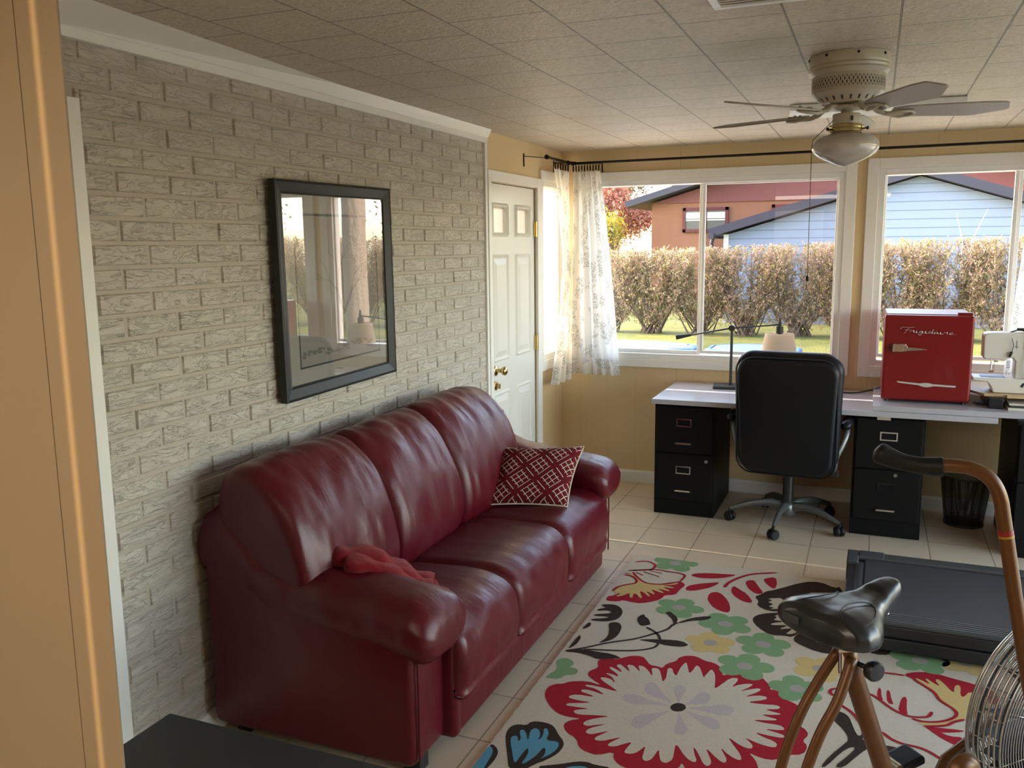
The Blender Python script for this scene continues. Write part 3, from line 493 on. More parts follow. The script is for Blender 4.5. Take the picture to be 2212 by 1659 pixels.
for k in range(22):
    t = 2 * PI * k / 22; N_ = Vector((math.cos(t), math.sin(t), 0)); T_ = Vector((-math.sin(t), math.cos(t), 0)); p0 = Vector((FX, FY, CZ - .1395)) + N_ * .107; p1 = Vector((FX, FY, CZ - .1555)) + N_ * .0915; q = Vector((0, 0, -.0009))
    b.add([p0 + T_ * .004 + q, p1 + T_ * .003 + q, p1 - T_ * .003 + q, p0 - T_ * .004 + q], [(0, 1, 2, 3)])
b.o('perforation_pattern', mat('slot_shadow', (.05, .04, .03), .8), hs)
for k in range(8):
    b = MB(); t = 2 * PI * k / 8 + .25; c = Vector((FX + (R_ + .002) * math.cos(t), FY + (R_ + .002) * math.sin(t), CZ - .012)); b.cyl(c, c + Vector((math.cos(t), math.sin(t), 0)) * .003, .0045, seg=10); b.o('screw', 'rodm', hs)
b = MB(); b.lathe([(.05, CZ - .166), (.06, CZ - .172), (.06, CZ - .180), (.02, CZ - .184), (.02, CZ - .195), (.045, CZ - .196), (.047, CZ - .20), (.047, CZ - .235), (.042, CZ - .243), (.02, CZ - .244)], (FX, FY, 0), 40); sw = b.o('switch_housing', 'cream', fan, smooth=True, auto=35)
b = MB(); dv = (Vector((2.07, -2.5, 0)) - Vector((FX, FY, 0))); dv.z = 0; dv.normalize(); tv = Vector((-dv.y, dv.x, 0)); c = Vector((FX, FY, CZ - .216)) + dv * .0465 + tv * .018
b.box(-.004, .004, -.003, .003, -.008, .008, Matrix.Translation(c)); b.o('switch', 'black', sw)
b = MB(); b.lathe([(.044, CZ - .230), (.058, CZ - .236), (.060, CZ - .242), (.057, CZ - .247), (.060, CZ - .252), (.060, CZ - .258), (.05, CZ - .262)], (FX, FY, 0), 44); fc = b.o('fitter_collar', 'collar', fan, smooth=True, auto=40)
for k in range(3):
    b = MB(); t = math.radians(-20 + 120 * k); n_ = Vector((math.cos(t), math.sin(t), 0)); c = Vector((FX, FY, CZ - .250)); b.cyl(c + n_ * .055, c + n_ * .074, .0025, seg=8); b.cyl(c + n_ * .074, c + n_ * .079, .006, seg=10); b.o('thumb_screw', 'rodm', fc)
gp = [(.050, -.252), (.052, -.262), (.070, -.268), (.092, -.275), (.107, -.288), (.1135, -.303), (.1125, -.318), (.104, -.332), (.088, -.344), (.066, -.355), (.042, -.365), (.020, -.373), (.0001, -.377)]
b = MB(); b.lathe([(p[0], CZ + p[1]) for p in gp], (FX, FY, 0), 56, cap=False); b.o('glass_globe', 'globe', fan, smooth=True)
bz = CZ - .193
for k in range(5):
    a = math.radians(230 + 72 * k); root = Matrix.Translation((FX, FY, bz)) @ Matrix.Rotation(a, 4, 'Z') @ Matrix.Rotation(math.radians(-12), 4, 'X')
    out = [(.150, .030), (.19, .046), (.30, .057), (.42, .065), (.435, .062), (.532, .014), (.537, .002), (.520, -.046), (.508, -.055), (.45, -.060), (.30, -.053), (.19, -.044), (.150, -.030)]
    vs = [root @ Vector((x, y, zz)) for zz in (.0, .006) for x, y in out]; n = len(out)
    bl = new_obj('blade', vs, [tuple(range(n)), tuple(range(2 * n - 1, n - 1, -1))] + [(i, (i + 1) % n, n + (i + 1) % n, n + i) for i in range(n)], 'blade', fan, bevel=.0015)
    b = MB(); r2 = Matrix.Translation((FX, FY, bz)) @ Matrix.Rotation(a, 4, 'Z')
    b.tube([r2 @ Vector(p) for p in ((.045, 0, .024), (.085, 0, .018), (.105, 0, .004), (.135, 0, -.006), (.19, 0, -.006))], [.008, .009, .009, .008, .006], 10, sx=1.5)
    for s in (-1, 1): b.tube([r2 @ Vector(p) for p in ((.12, 0, -.005), (.145, s * .022, -.006), (.18, s * .030, -.008 - s * .006), (.215, s * .020, -.006 - s * .004), (.225, 0, -.006))], .005, 8)
    for p in ((.175, 0), (.205, .02), (.205, -.02)): b.cyl(root @ Vector((p[0], p[1], .005)), root @ Vector((p[0], p[1], .011)), .006, seg=10)
    b.o('blade_bracket', 'cream', bl, smooth=True, auto=50)
# pull chain: leaves the switch housing, drapes past the globe and hangs
b = MB(); p = [Vector(q) for q in ((1.905, .885, 2.100), (1.862, .868, 2.055), (1.842, .860, 2.035), (1.838, .858, 2.00), (1.840, .858, 1.80), (1.842, .858, 1.555))]
for i in range(len(p) - 1):
    L = (p[i + 1] - p[i]).length; n = int(L / .0052)
    for j in range(n):
        c = p[i].lerp(p[i + 1], j / n); b.lathe([(.0001, -.0019), (.0017, -.001), (.0017, .001), (.0001, .0019)], c, 6)
b.tube(p, .0006, 4); b.o('pull_chain', 'rodm', fan)
b = MB(); b.lathe([(.0001, -.02), (.005, -.018), (.006, -.006), (.003, 0), (.0001, .001)], (1.842, .858, 1.555), 12); b.o('chain_pull', 'rodm', fan, smooth=True)
recenter(fan)

# ================================================================== SOFA
def nz(v, s, seed=0): return noise.noise(Vector((v[0] * s[0] + seed, v[1] * s[1] + seed * 1.7, v[2] * s[2])))
sofa = thing('sofa', 'dark red leather three-seat sofa against the brick wall', 'sofa', (.45, .75, 0))
def rumple(seed, a=.006, s=(5, 12, 6)):
    return lambda v: a * nz(v, s, seed) + a * .6 * nz(v, (s[0] * 2.3, s[1] * 2.2, s[2] * 2), seed + 5) - a * .9 * abs(nz(v, (s[0] * .8, s[1] * 1.5, s[2] * .8), seed + 9))
b = MB(); b.box(.045, .858, -.10, 1.60, .055, .27); b.box(.02, .24, -.30, 1.80, .06, .80); b.box(.05, .862, -.115, -.06, .055, .42); b.o('frame', 'leather', sofa, smooth=True, bevel=.02, bseg=4)
for i, (a, c) in enumerate(((-.312, .285), (.285, .845), (.845, 1.50))):
    pr = [(.24, .42), (.40, .43), (.455, .52), (.452, .64), (.405, .78), (.33, .895), (.235, .962), (.14, .955), (.085, .88), (.085, .70), (.14, .5)]
    if i == 2: pr = [(x, z if z < .6 else z + .01) for x, z in pr]
    b = MB(); b.loft(soft_sweep(pr, a, c, .06, 64, 54, 2.2, bulge=.012, dis=rumple(i * 7 + 1, .009, (6, 9, 3)))); b.o('back_cushion', 'leather', sofa, smooth=True)
for i, (a, c) in enumerate(((-.11, .40), (.40, .99), (.99, 1.60))):
    pr = [(.25, .27), (.25, .425), (.45, .452), (.68, .462), (.80, .452), (.872, .405), (.893, .32), (.885, .235), (.865, .185), (.6, .18), (.4, .2)]
    b = MB(); b.loft(soft_sweep(pr, a, c, .042, 64, 50, 2.2, bulge=.008, dis=rumple(i * 5 + 30, .007, (3, 5, 5)))); b.o('seat_cushion', 'leather', sofa, smooth=True)
def arm(y0, y1, seed):
    pts = [(.03, .055), (.815, .055), (.82, .10), (.82, .46), (.70, .50), (.45, .54), (.28, .60), (.16, .70), (.03, .74)]
    b = MB(); b.prism(pts, 'y', y0 + .004, y1 - .018); ab = b.o('arm_panel', 'leather', sofa, smooth=True, bevel=.03, bseg=5)
    st = [(-.0, .70, .8, .05), (.012, .775, .93, .09), (.05, .828, 1, .12), (.11, .835, 1, .13), (.18, .785, 1, .12), (.26, .705, 1, .105), (.36, .655, 1, .095), (.5, .628, 1, .092), (.64, .612, 1.0, .092), (.75, .602, 1.06, .092), (.82, .588, 1.09, .088), (.862, .565, 1.05, .076), (.885, .535, .90, .052), (.893, .505, .72, .022)]
    st2 = []
    xs = [Vector((s[0], s[1], s[2], s[3])) for s in st]
    xs = smooth_open([Vector(s) for s in st], 4) if False else xs
    rings = []; N = 44; yc = (y0 + y1) / 2; hy = (y1 - y0) / 2 + .004
    def ev(t):
        k = min(int(t), len(st) - 2); f = t - k; p = [st[max(0, min(len(st) - 1, k + j))] for j in (-1, 0, 1, 2)]
        return [.5 * (2 * p[1][q] + (p[2][q] - p[0][q]) * f + (2 * p[0][q] - 5 * p[1][q] + 4 * p[2][q] - p[3][q]) * f * f + (3 * p[1][q] - p[0][q] - 3 * p[2][q] + p[3][q]) * f ** 3) for q in range(4)]
    for j in range(66):
        x, top, wy, hz = ev(j * (len(st) - 1) / 65 - (1e-6 if j == 65 else 0)); zc = top - hz; ring = []
        pleat = max(0, (x - .72) / .17)
        for k in range(N):
            a = 2 * PI * k / N; ca, sa = math.cos(a), math.sin(a)
            yy = yc + hy * wy * math.copysign(abs(ca) ** .78, ca); zz = zc + hz * math.copysign(abs(sa) ** .85, sa)
            if sa < 0: zz = zc + hz * 1.25 * math.copysign(abs(sa) ** .85, sa)
            dd = .006 * nz((x, yy, zz), (9, 7, 9), seed) + .004 * nz((x, yy, zz), (25, 12, 14), seed + 4) - .0045 * abs(math.sin(k * 1.15 + 2 * nz((x, yy, zz), (3, 3, 3), seed))) * min(1, pleat)
            ring.append(Vector((x, yy + dd * ca, zz + dd * sa)))
        rings.append(ring)
    b = MB(); b.loft(rings); pad = b.o('arm_pad', 'leather', sofa, smooth=True)
    # piped front seam of the arm panel
    yi = y0 + .03; yo = y1 - .03
    path = [(.826, yi, .07), (.828, yi, .30), (.828, yi + .004, .44), (.835, yc - .05, .472), (.838, yc, .478), (.835, yc + .05, .472), (.828, yo - .004, .44), (.828, yo, .30), (.826, yo, .07)]
    b = MB(); b.tube(smooth_open([Vector(p) for p in path], 5), .0035, 6); b.o('piping', 'leather', ab, smooth=True)
arm(-.325, -.055, 3); arm(1.555, 1.83, 17)
for (x, y) in ((.10, -.22), (.77, -.22), (.10, 1.72), (.77, 1.50)):
    b = MB(); b.box(x - .03, x + .03, y - .03, y + .03, 0, .06); b.o('foot', 'stand', sofa, bevel=.004)
recenter(sofa)

# throw pillow
def m_pillow():
    b = NB('lattice_fabric'); tc = b.n('ShaderNodeTexCoord'); sp = b.n('ShaderNodeSeparateXYZ'); b.l(tc.outputs['UV'], sp.inputs[0])
    p = b.math('ADD', sp.outputs[0], b.math('MULTIPLY', sp.outputs[1], .82)); q = b.math('SUBTRACT', sp.outputs[0], b.math('MULTIPLY', sp.outputs[1], .82))
    def lines(a, k, w_): return b.math('LESS_THAN', b.math('ABSOLUTE', b.math('SUBTRACT', b.math('FRACT', b.math('ADD', b.math('MULTIPLY', a, k), 10)), .5)), w_)
    def seg(a, k, o_, d): return b.math('LESS_THAN', b.math('FRACT', b.math('ADD', b.math('MULTIPLY', a, k), 10 + o_)), d)
    L = b.math('MAXIMUM', b.math('MULTIPLY', lines(p, 11, .062), seg(q, 2.75, .10, .66)), b.math('MULTIPLY', lines(q, 11, .062), seg(p, 2.75, .45, .66)))
    b.base(b.mix(L, hx('5A0C14'), hx('C9BBAC'))); b.p.inputs['Roughness'].default_value = .85; b.p.inputs['Specular IOR Level'].default_value = .2; b.bump(L, .4, .002); return b.m
M['lattice'] = m_pillow(); M['cord'] = mat('pale_cord', hx('C4B9A6'), .8)
pil = thing('throw_pillow', 'dark red square pillow with white lattice pattern leaning in the sofa corner', 'pillow', (.6, 1.15, .47))
BL, BR, TL, TR = Vector((.395, 1.10, .468)), Vector((.795, 1.22, .470)), Vector((.430, 1.315, .700)), Vector((.800, 1.455, .705))
ex = ((BR - BL) + (TR - TL)).normalized(); ey = ((TL - BL) + (TR - BR)).normalized(); en = ex.cross(ey).normalized()
if en.y > 0: en = -en
def pilpt(u, v, side):
    # edges pinch inwards between corners
    uu, vv = u * 2 - 1, v * 2 - 1
    pu = .5 + (uu * (1 - .07 * (1 - vv * vv) * abs(uu))) / 2; pv = .5 + (vv * (1 - .07 * (1 - uu * uu) * abs(vv))) / 2
    p = BL.lerp(BR, pu).lerp(TL.lerp(TR, pu), pv)
    h = max(0, (1 - uu ** 4)) ** .6 * max(0, (1 - vv ** 4)) ** .6 * .062
    return p + en * side * (h + .004 * nz(p, (12, 12, 12), 4) * min(1, h * 40))
N = 34; vs = []; fs = []; uv = []
for side in (1, -1):
    k0 = len(vs)
    for j in range(N + 1):
        for i in range(N + 1): vs.append(pilpt(i / N, j / N, side)); uv.append((i / N, j / N))
    for j in range(N):
        for i in range(N): fs.append((k0 + j * (N + 1) + i, k0 + j * (N + 1) + i + 1, k0 + (j + 1) * (N + 1) + i + 1, k0 + (j + 1) * (N + 1) + i))
def set_uv(o, uvs):
    l = o.data.uv_layers.new(name='UVMap')
    for lp in o.data.loops: l.data[lp.index].uv = uvs[lp.vertex_index]
me_o = new_obj('cover', vs, fs, 'lattice', pil, smooth=True); set_uv(me_o, uv)
b = MB(); edge = [pilpt(t / 20, 0, 0) for t in range(20)] + [pilpt(1, t / 20, 0) for t in range(20)] + [pilpt(1 - t / 20, 1, 0) for t in range(20)] + [pilpt(0, 1 - t / 20, 0) for t in range(20)]
b.tube(edge, .0042, 8, closed=True); b.o('piping', 'cord', pil, smooth=True); recenter(pil)

# crumpled red throw
thr = []
rings = []; NU, NV = 70, 40
ax = Vector((.36, .02, 0)); base0 = Vector((.265, .075, 0))
def m_fleece():
    b = NB('red_fleece'); v = b.coord(); b.base(b.mix(b.noise(v, 60, 4, .7), hx('5E0A12'), hx('86141E'))); b.p.inputs['Roughness'].default_value = .95; b.p.inputs['Sheen Weight'].default_value = .35; b.p.inputs['Sheen Tint'].default_value = (1, .5, .5, 1); b.p.inputs['Specular IOR Level'].default_value = .1
    b.bump(b.noise(v, 320, 3, .7), .8, .004); return b.m
M['fleece'] = m_fleece()
tw = thing('throw_blanket', 'crumpled red fleece throw on the sofa seat beside the near arm', 'blanket', (.45, .06, .46))
def roll(path, rad, seg, name, sx=1.5, seed=0):
    b = MB(); b.tube(smooth_open([Vector(p) for p in path], 9), rad, 22, sx=sx, up0=(0, 0, 1))
    for i, v in enumerate(b.v):
        p = Vector(v); d = .008 * nz(p, (16, 16, 16), seed) + .004 * nz(p, (38, 38, 38), seed + 3); b.v[i] = tuple(p + Vector((d - .006, d * .6 - .004, d - .022)))
    return b.o(name, 'fleece', tw, smooth=True)
def rads(n, r): return [r * (.45 + .55 * math.sin(PI * min(1, max(0, .12 + .80 * k / (n - 1)))) ** .5) * (1 + .12 * math.sin(k * .55)) for k in range(n)]
roll([(.435, -.155, .668), (.50, -.10, .668), (.57, -.035, .615), (.63, .03, .555), (.69, .065, .515)], rads(37, .040), 0, 'cloth', 1.5, 2)
roll([(.48, -.03, .620), (.54, .02, .590), (.60, .075, .535), (.67, .12, .505)], rads(28, .046), 0, 'cloth_fold', 1.4, 5)
roll([(.50, -.17, .662), (.57, -.11, .640), (.64, -.055, .580), (.71, -.01, .515), (.735, .03, .500)], rads(37, .034), 0, 'cloth_fold', 1.5, 8)
roll([(.66, -.045, .520), (.715, -.035, .500), (.745, .01, .500), (.735, .055, .505), (.68, .085, .52)], rads(37, .028), 0, 'folded_corner', 1.4, 11)
recenter(tw)

# ================================================================== FRAMED PICTURE
pic = thing('framed_picture', 'large black-framed tree print behind glass on the brick wall', 'picture', (.02, .57, 1.51))
F0, F1, G0, G1 = .150, .992, 1.10, 1.93
def pbox(b, y0, y1, z0, z1, x0, x1): b.box(x0, x1, y0, y1, z0, z1)
rz = Matrix.Translation((.02, .57, 1.51)) @ Matrix.Rotation(math.radians(.6), 4, 'X') @ Matrix.Rotation(math.radians(.95), 4, 'Z') @ Matrix.Translation((.008, 0, 0)) @ Matrix.Translation((-.02, -.57, -1.51))
b = MB(); wd = .052; o4 = [(F0, G0), (F1, G0), (F1, G1), (F0, G1)]
def insp(d): return [(F0 + d, G0 + d), (F1 - d, G0 + d), (F1 - d, G1 - d), (F0 + d, G1 - d)]
prof = [(0, .004), (0, .034), (.006, .038), (.010, .034), (.044, .022), (.050, .024), (wd, .018), (wd, .010)]
vs = []; fs = []
for d, x in prof:
    vs += [rz @ Vector((x, *p)) for p in insp(d)]
for r_ in range(len(prof) - 1):
    for k in range(4): fs.append((r_ * 4 + k, r_ * 4 + (k + 1) % 4, r_ * 4 + 4 + (k + 1) % 4, r_ * 4 + 4 + k))
new_obj('frame', vs, fs, mat('frame_black_satin', (.02, .021, .022), .42, 0, .4), pic)
def quad(b, y0, y1, z0, z1, x): b.add([rz @ Vector((x, y, z)) for y, z in ((y0, z0), (y1, z0), (y1, z1), (y0, z1))], [(0, 1, 2, 3)])
M['mat'] = mat('picture_mount', hx('B4AEA6'), .8); M['print'] = mat('print_paper', hx('A49E96'), .7, var=.06, vscale=5); M['ink'] = mat('print_ink', hx('3A3C48'), .7); M['ink2'] = mat('print_ink_pale', hx('7C7672'), .7, var=.2, vscale=30)
b = MB(); b.box(.004, .010, F0 + .04, F1 - .04, G0 + .04, G1 - .04, rz); b.o('mount', 'mat', pic)
b = MB(); quad(b, .285, .885, 1.215, 1.812, .0106); pr = b.o('print', 'print', pic)
b = MB(); lw = .006
for (y0, y1, z0, z1) in ((.28, .89, 1.21, 1.21 + lw), (.28, .89, 1.808, 1.80), (.28, .28 + lw, 1.21, 1.81), (.884, .89, 1.21, 1.81)): quad(b, y0, y1, min(z0, z1), max(z0, z1) + .001, .0110)
b.o('border_line', 'ink', pr)
b = MB(); rnd = random.Random(11)
def branch(y, z, a, L, w_, d):
    y2, z2 = y + L * math.sin(a), z + L * math.cos(a); n = Vector((0, math.cos(a), -math.sin(a)))
    b.add([rz @ (Vector((.0111 + .0001 * d, y, z)) + n * w_), rz @ (Vector((.0111 + .0001 * d, y, z)) - n * w_), rz @ (Vector((.0111 + .0001 * d, y2, z2)) - n * w_ * .65), rz @ (Vector((.0111 + .0001 * d, y2, z2)) + n * w_ * .65)], [(0, 1, 2, 3)])
    if d < 5:
        for s in (-1, 1): branch(y2, z2, a + s * rnd.uniform(.2, .6), L * rnd.uniform(.6, .85), w_ * .62, d + 1)
branch(.60, 1.26, .03, .14, .014, 0)
for k in range(60):
    y = rnd.uniform(.30, .87); z = 1.262 + .012 * math.sin(y * 20) + rnd.uniform(-.014, .012); s_ = rnd.uniform(.004, .014); quad(b, y - s_, y + s_, z - s_ * .4, z + s_ * .4, .01125 + k * 1e-6)
b.o('tree_drawing', 'ink2', pr)
b = MB(); quad(b, F0 + .05, F1 - .05, G0 + .05, G1 - .05, .0195); b.o('glass', 'picglass', pic)
recenter(pic)

# ================================================================== CURTAINS AND RODS
def rod(name, label, a, b_, axis, ends, brk):
    r = thing(name, label, 'curtain rod', a); a, b_ = Vector(a), Vector(b_)
    b = MB(); b.cyl(a, b_, .0085, seg=16); b.o('pole', 'rodm', r, smooth=True, auto=40)
    for e, d in ends:
        b = MB(); d = Vector(d); e = Vector(e); b.cyl(e, e + d * .008, .013, seg=20); b.cyl(e + d * .008, e + d * .014, .009, seg=16); b.cyl(e + d * .014, e + d * .032, .015, seg=20); b.o('finial', 'rodm', r, bevel=.002)
    for p, wdir in brk:
        b = MB(); p = Vector(p); wdir = Vector(wdir); q = p + wdir; b.tube([p - Vector((0, 0, .006)), q - Vector((0, 0, .006))], .003, 8); b.tube([q + Vector((0, 0, .01)), q - Vector((0, 0, .07))], .004, 8); b.o('bracket', 'rodm', r)
    recenter(r); return r
RY = 3.330; RZ = 2.228
rod('curtain_rod', 'long dark curtain rod spanning above the two far windows', (.135, RY, RZ), (3.40, RY, RZ + .004), 'x', [((.135, RY, RZ), (-1, 0, 0))], [((.30, RY, RZ), (0, WY - RY - .004, 0)), ((3.36, RY, RZ), (0, WY - RY - .004, 0))])
rod('curtain_rod', 'short dark curtain rod above the side window next to the door', (.09, 2.905, 2.234), (.09, 3.285, 2.232), 'y', [((.09, 2.905, 2.234), (0, -1, 0)), ((.09, 3.285, 2.232), (0, 1, 0))], [((.09, 2.90, 2.234), (-.086, -.20, 0)), ((.09, 3.25, 2.234), (-.086, 0, 0))])
def curtain(name, label, A, B, A2, B2, nrm, folds, amp, rings_at, zr, seed, wid, edge=0):
    """A,B: top ends, A2,B2: bottom ends"""
    c = thing(name, label, 'curtain', (Vector(A) + Vector(B)) / 2); A, B, A2, B2 = map(Vector, (A, B, A2, B2)); n = Vector(nrm); NU, NV = 150, 44; vs = []; fs = []; uv = []
    ph = [seed + 2.2 * noise.noise(Vector((i / NU * 3.1, seed, 0))) for i in range(NU + 1)]
    for j in range(NV + 1):
        v = j / NV
        for i in range(NU + 1):
            u = i / NU; e = v ** .8
            uu = u + .012 * math.sin(2 * PI * folds * 2 * u + ph[i])
            p = (A.lerp(B, uu)).lerp(A2.lerp(B2, uu), e) + (B - A) * (edge * math.sin(PI * v) * (1 - u)); p.z = A.z + (B.z - A.z) * u + ((A2.z + (B2.z - A2.z) * u) - (A.z + (B.z - A.z) * u)) * v
            am = amp * (.55 + .45 * v) * (1 + .35 * noise.noise(Vector((u * 5, v * 1.5, seed))))
            p += n * am * math.sin(2 * PI * folds * u + ph[i] + .5 * v * math.sin(u * 9 + seed)) + n * .006 * noise.noise(Vector((u * 18, v * 6, seed + 3)))
            if v < .05: p.z -= .010 * abs(math.sin(PI * rings_at * u)) * (1 - v / .05)
            vs.append(p); uv.append((u * wid, v * 1.4))
    for j in range(NV):
        for i in range(NU): fs.append((j * (NU + 1) + i, j * (NU + 1) + i + 1, (j + 1) * (NU + 1) + i + 1, (j + 1) * (NU + 1) + i))
    o = new_obj('fabric', vs, fs, 'curtain', c, smooth=True); set_uv(o, uv)
    d = (B - A); d.normalize(); perp = d.cross(Vector((0, 0, 1)))
    for k in range(rings_at + 1):
        p = A.lerp(B, k / rings_at); p.z = zr; b = MB()
        b.tube([p + perp * .014 * math.cos(t) + Vector((0, 0, .014 * math.sin(t))) for t in [2 * PI * q / 14 for q in range(14)]], .0018, 6, closed=True)
        b.o('ring', 'rodm', c); b = MB(); b.box(p.x - .004, p.x + .004, p.y - .004, p.y + .004, A.z - .012, zr - .012); b.o('clip', 'rodm', c)
    recenter(c); return c
curtain('curtain', 'white leaf-print curtain bunched at the left of the far windows', (.118, RY, 2.185), (.300, RY, 2.178), (.100, RY, .775), (.455, RY - .005, .775), (0, 1, 0), 5, .024, 9, RZ - .006, 1.3, .62)
curtain('curtain', 'white leaf-print curtain gathered on the short rod over the side window', (.090, 3.045, 2.185), (.090, 3.300, 2.178), (.085, 2.985, .735), (.095, 3.320, .735), (1, 0, 0), 3, .022, 5, 2.227, 4.1, .5, .85)
curtain('curtain', 'white leaf-print curtain at the right edge, behind the sewing machine', (2.90, RY, 2.19), (3.30, RY, 2.19), (2.79, RY, .80), (3.32, RY, .80), (0, 1, 0), 7, .02, 9, RZ, 7.7, .9)

# ================================================================== DESK
M['desk'] = mat('desk_laminate_grey', hx('B0AEB4'), .28, var=.03, vscale=20)
b = MB(); b.box(.842, 2.712, 2.672, WY - .016, .711, .741); tag(b.o('worktop', 'desk', bevel=.002), 'long grey laminate worktop resting on the filing cabinets', 'worktop')
b = MB(); b.box(2.094, 3.75, 2.690, WY - .016, .7415, .771); tag(b.o('worktop', 'desk', bevel=.002), 'grey laminate board laid over the worktop, under the red fridge', 'worktop')
def cabinet(x0, y0, wdt, h, label, lockside):
    c = thing('filing_cabinet', label, 'filing cabinet', (x0 + wdt / 2, y0 + .3, 0), group='black filing cabinets'); d = .62
    b = MB(); b.box(x0, x0 + wdt, y0 + .006, y0 + d, .0, h); b.o('body', 'blackmetal', c, bevel=.003)
    for k, (z0, z1) in enumerate(((h * .565, h - .02), (h * .14, h * .555))):
        b = MB(); b.box(x0 + .012, x0 + wdt - .012, y0 - .012, y0 + .008, z0, z1); dr_ = b.o('drawer', 'blackmetal', c, bevel=.004)
        xc = x0 + wdt * .5 - .002 - (.0); zl = z0 + (z1 - z0) * .66
        b = MB(); s = .046; t = .007
        for bx in ((xc - s, xc + s, zl + .018, zl + .018 + t), (xc - s, xc + s, zl - .018 - t, zl - .018), (xc - s, xc - s + t, zl - .018, zl + .018), (xc + s - t, xc + s, zl - .018, zl + .018)): b.box(bx[0], bx[1], y0 - .016, y0 - .011, bx[2], bx[3])
        b.o('label_holder', 'chrome', dr_)
        zh = z0 + (z1 - z0) * .22; b = MB(); b.box(xc - .05, xc + .05, y0 - .034, y0 - .024, zh - .005, zh + .006); b.box(xc - .05, xc - .043, y0 - .034, y0 - .010, zh - .004, zh + .006); b.box(xc + .043, xc + .05, y0 - .034, y0 - .010, zh - .004, zh + .006); b.o('handle', 'chrome', dr_, bevel=.002)
        if k == 1:
            b = MB(); b.cyl((xc + lockside[0], y0 - .011, z0 + (z1 - z0) * lockside[1]), (xc + lockside[0], y0 - .018, z0 + (z1 - z0) * lockside[1]), .010, seg=18); b.o('lock', 'steel', dr_)
    recenter(c); return c
cabinet(.848, 2.745, .372, .710, 'black two-drawer filing cabinet under the left end of the desk', (.14, .88))
cabinet(2.002, 2.745, .372, .710, 'black two-drawer filing cabinet right of the office chair', (.045, 1.0 - .08))
cabinet(2.800, 2.63, .372, .740, 'black two-drawer filing cabinet at the right edge, beyond the waste bin', (.12, .88))
b = MB(); b.box(2.12, 2.19, 2.70, 2.712, .69, .709); tag(b.o('label_clip', 'chrome'), 'small metal clip under the desk edge above the second cabinet', 'clip')

# ------------------------------------------------------------------ desk lamp
lamp = thing('desk_lamp', 'black balance-arm desk lamp with cream shade on the desk', 'desk lamp', (1.20, 3.235, .741))
b = MB(); mt = Matrix.Translation((1.205, 3.245, 0)) @ Matrix.Rotation(.12, 4, 'Z'); b.box(-.085, .085, -.085, .085, .7415, .760, mt); b.o('base', 'dgrey', lamp, bevel=.003)
b = MB(); b.cyl((1.229, 3.245, .76), (1.229, 3.245, 1.118), .0095, seg=20); b.o('pole', 'dgrey', lamp, smooth=True, auto=40)
b = MB(); b.cyl((1.229, 3.228, 1.133), (1.229, 3.262, 1.133), .020, seg=28); b.cyl((1.229, 3.222, 1.133), (1.229, 3.228, 1.133), .011, seg=20); b.cyl((1.252, 3.24, 1.110), (1.262, 3.24, 1.100), .005, seg=10); b.o('pivot', 'dgrey', lamp, smooth=True, auto=40)
b = MB(); b.tube([(.955, 3.245, 1.079), (1.229, 3.245, 1.133), (1.515, 3.262, 1.160)], .0055, 12); b.o('arm', 'dgrey', lamp, smooth=True)
b = MB(); b.cyl((.868, 3.245, 1.0625), (.965, 3.245, 1.081), .0165, .008, 24); b.o('counterweight', 'dgrey', lamp, smooth=True, auto=40)
LX, LY = 1.524, 3.262
b = MB(); b.lathe([(.008, 1.205), (.008, 1.178), (.012, 1.176), (.012, 1.152), (.024, 1.150), (.024, 1.106), (.008, 1.100)], (LX, LY, 0), 24); b.o('socket', 'dgrey', lamp, smooth=True, auto=40)
b = MB(); b.lathe([(.088, 1.104), (.113, .955), (.111, .955), (.086, 1.104)], (LX, LY, 0), 48, cap=False); sh = b.o('lamp_shade', 'shade', lamp, smooth=True, auto=40)
b = MB(); 
for k in range(3): t = 2 * PI * k / 3; b.tube([(LX, LY, 1.103), (LX + .087 * math.cos(t), LY + .087 * math.sin(t), 1.103)], .002, 6)
b.lathe([(.012, 1.10), (.013, 1.06), (.03, 1.03), (.03, 1.0), (.015, .985), (.001, .98)], (LX, LY, 0), 16); b.o('bulb', 'paper', sh)
recenter(lamp)

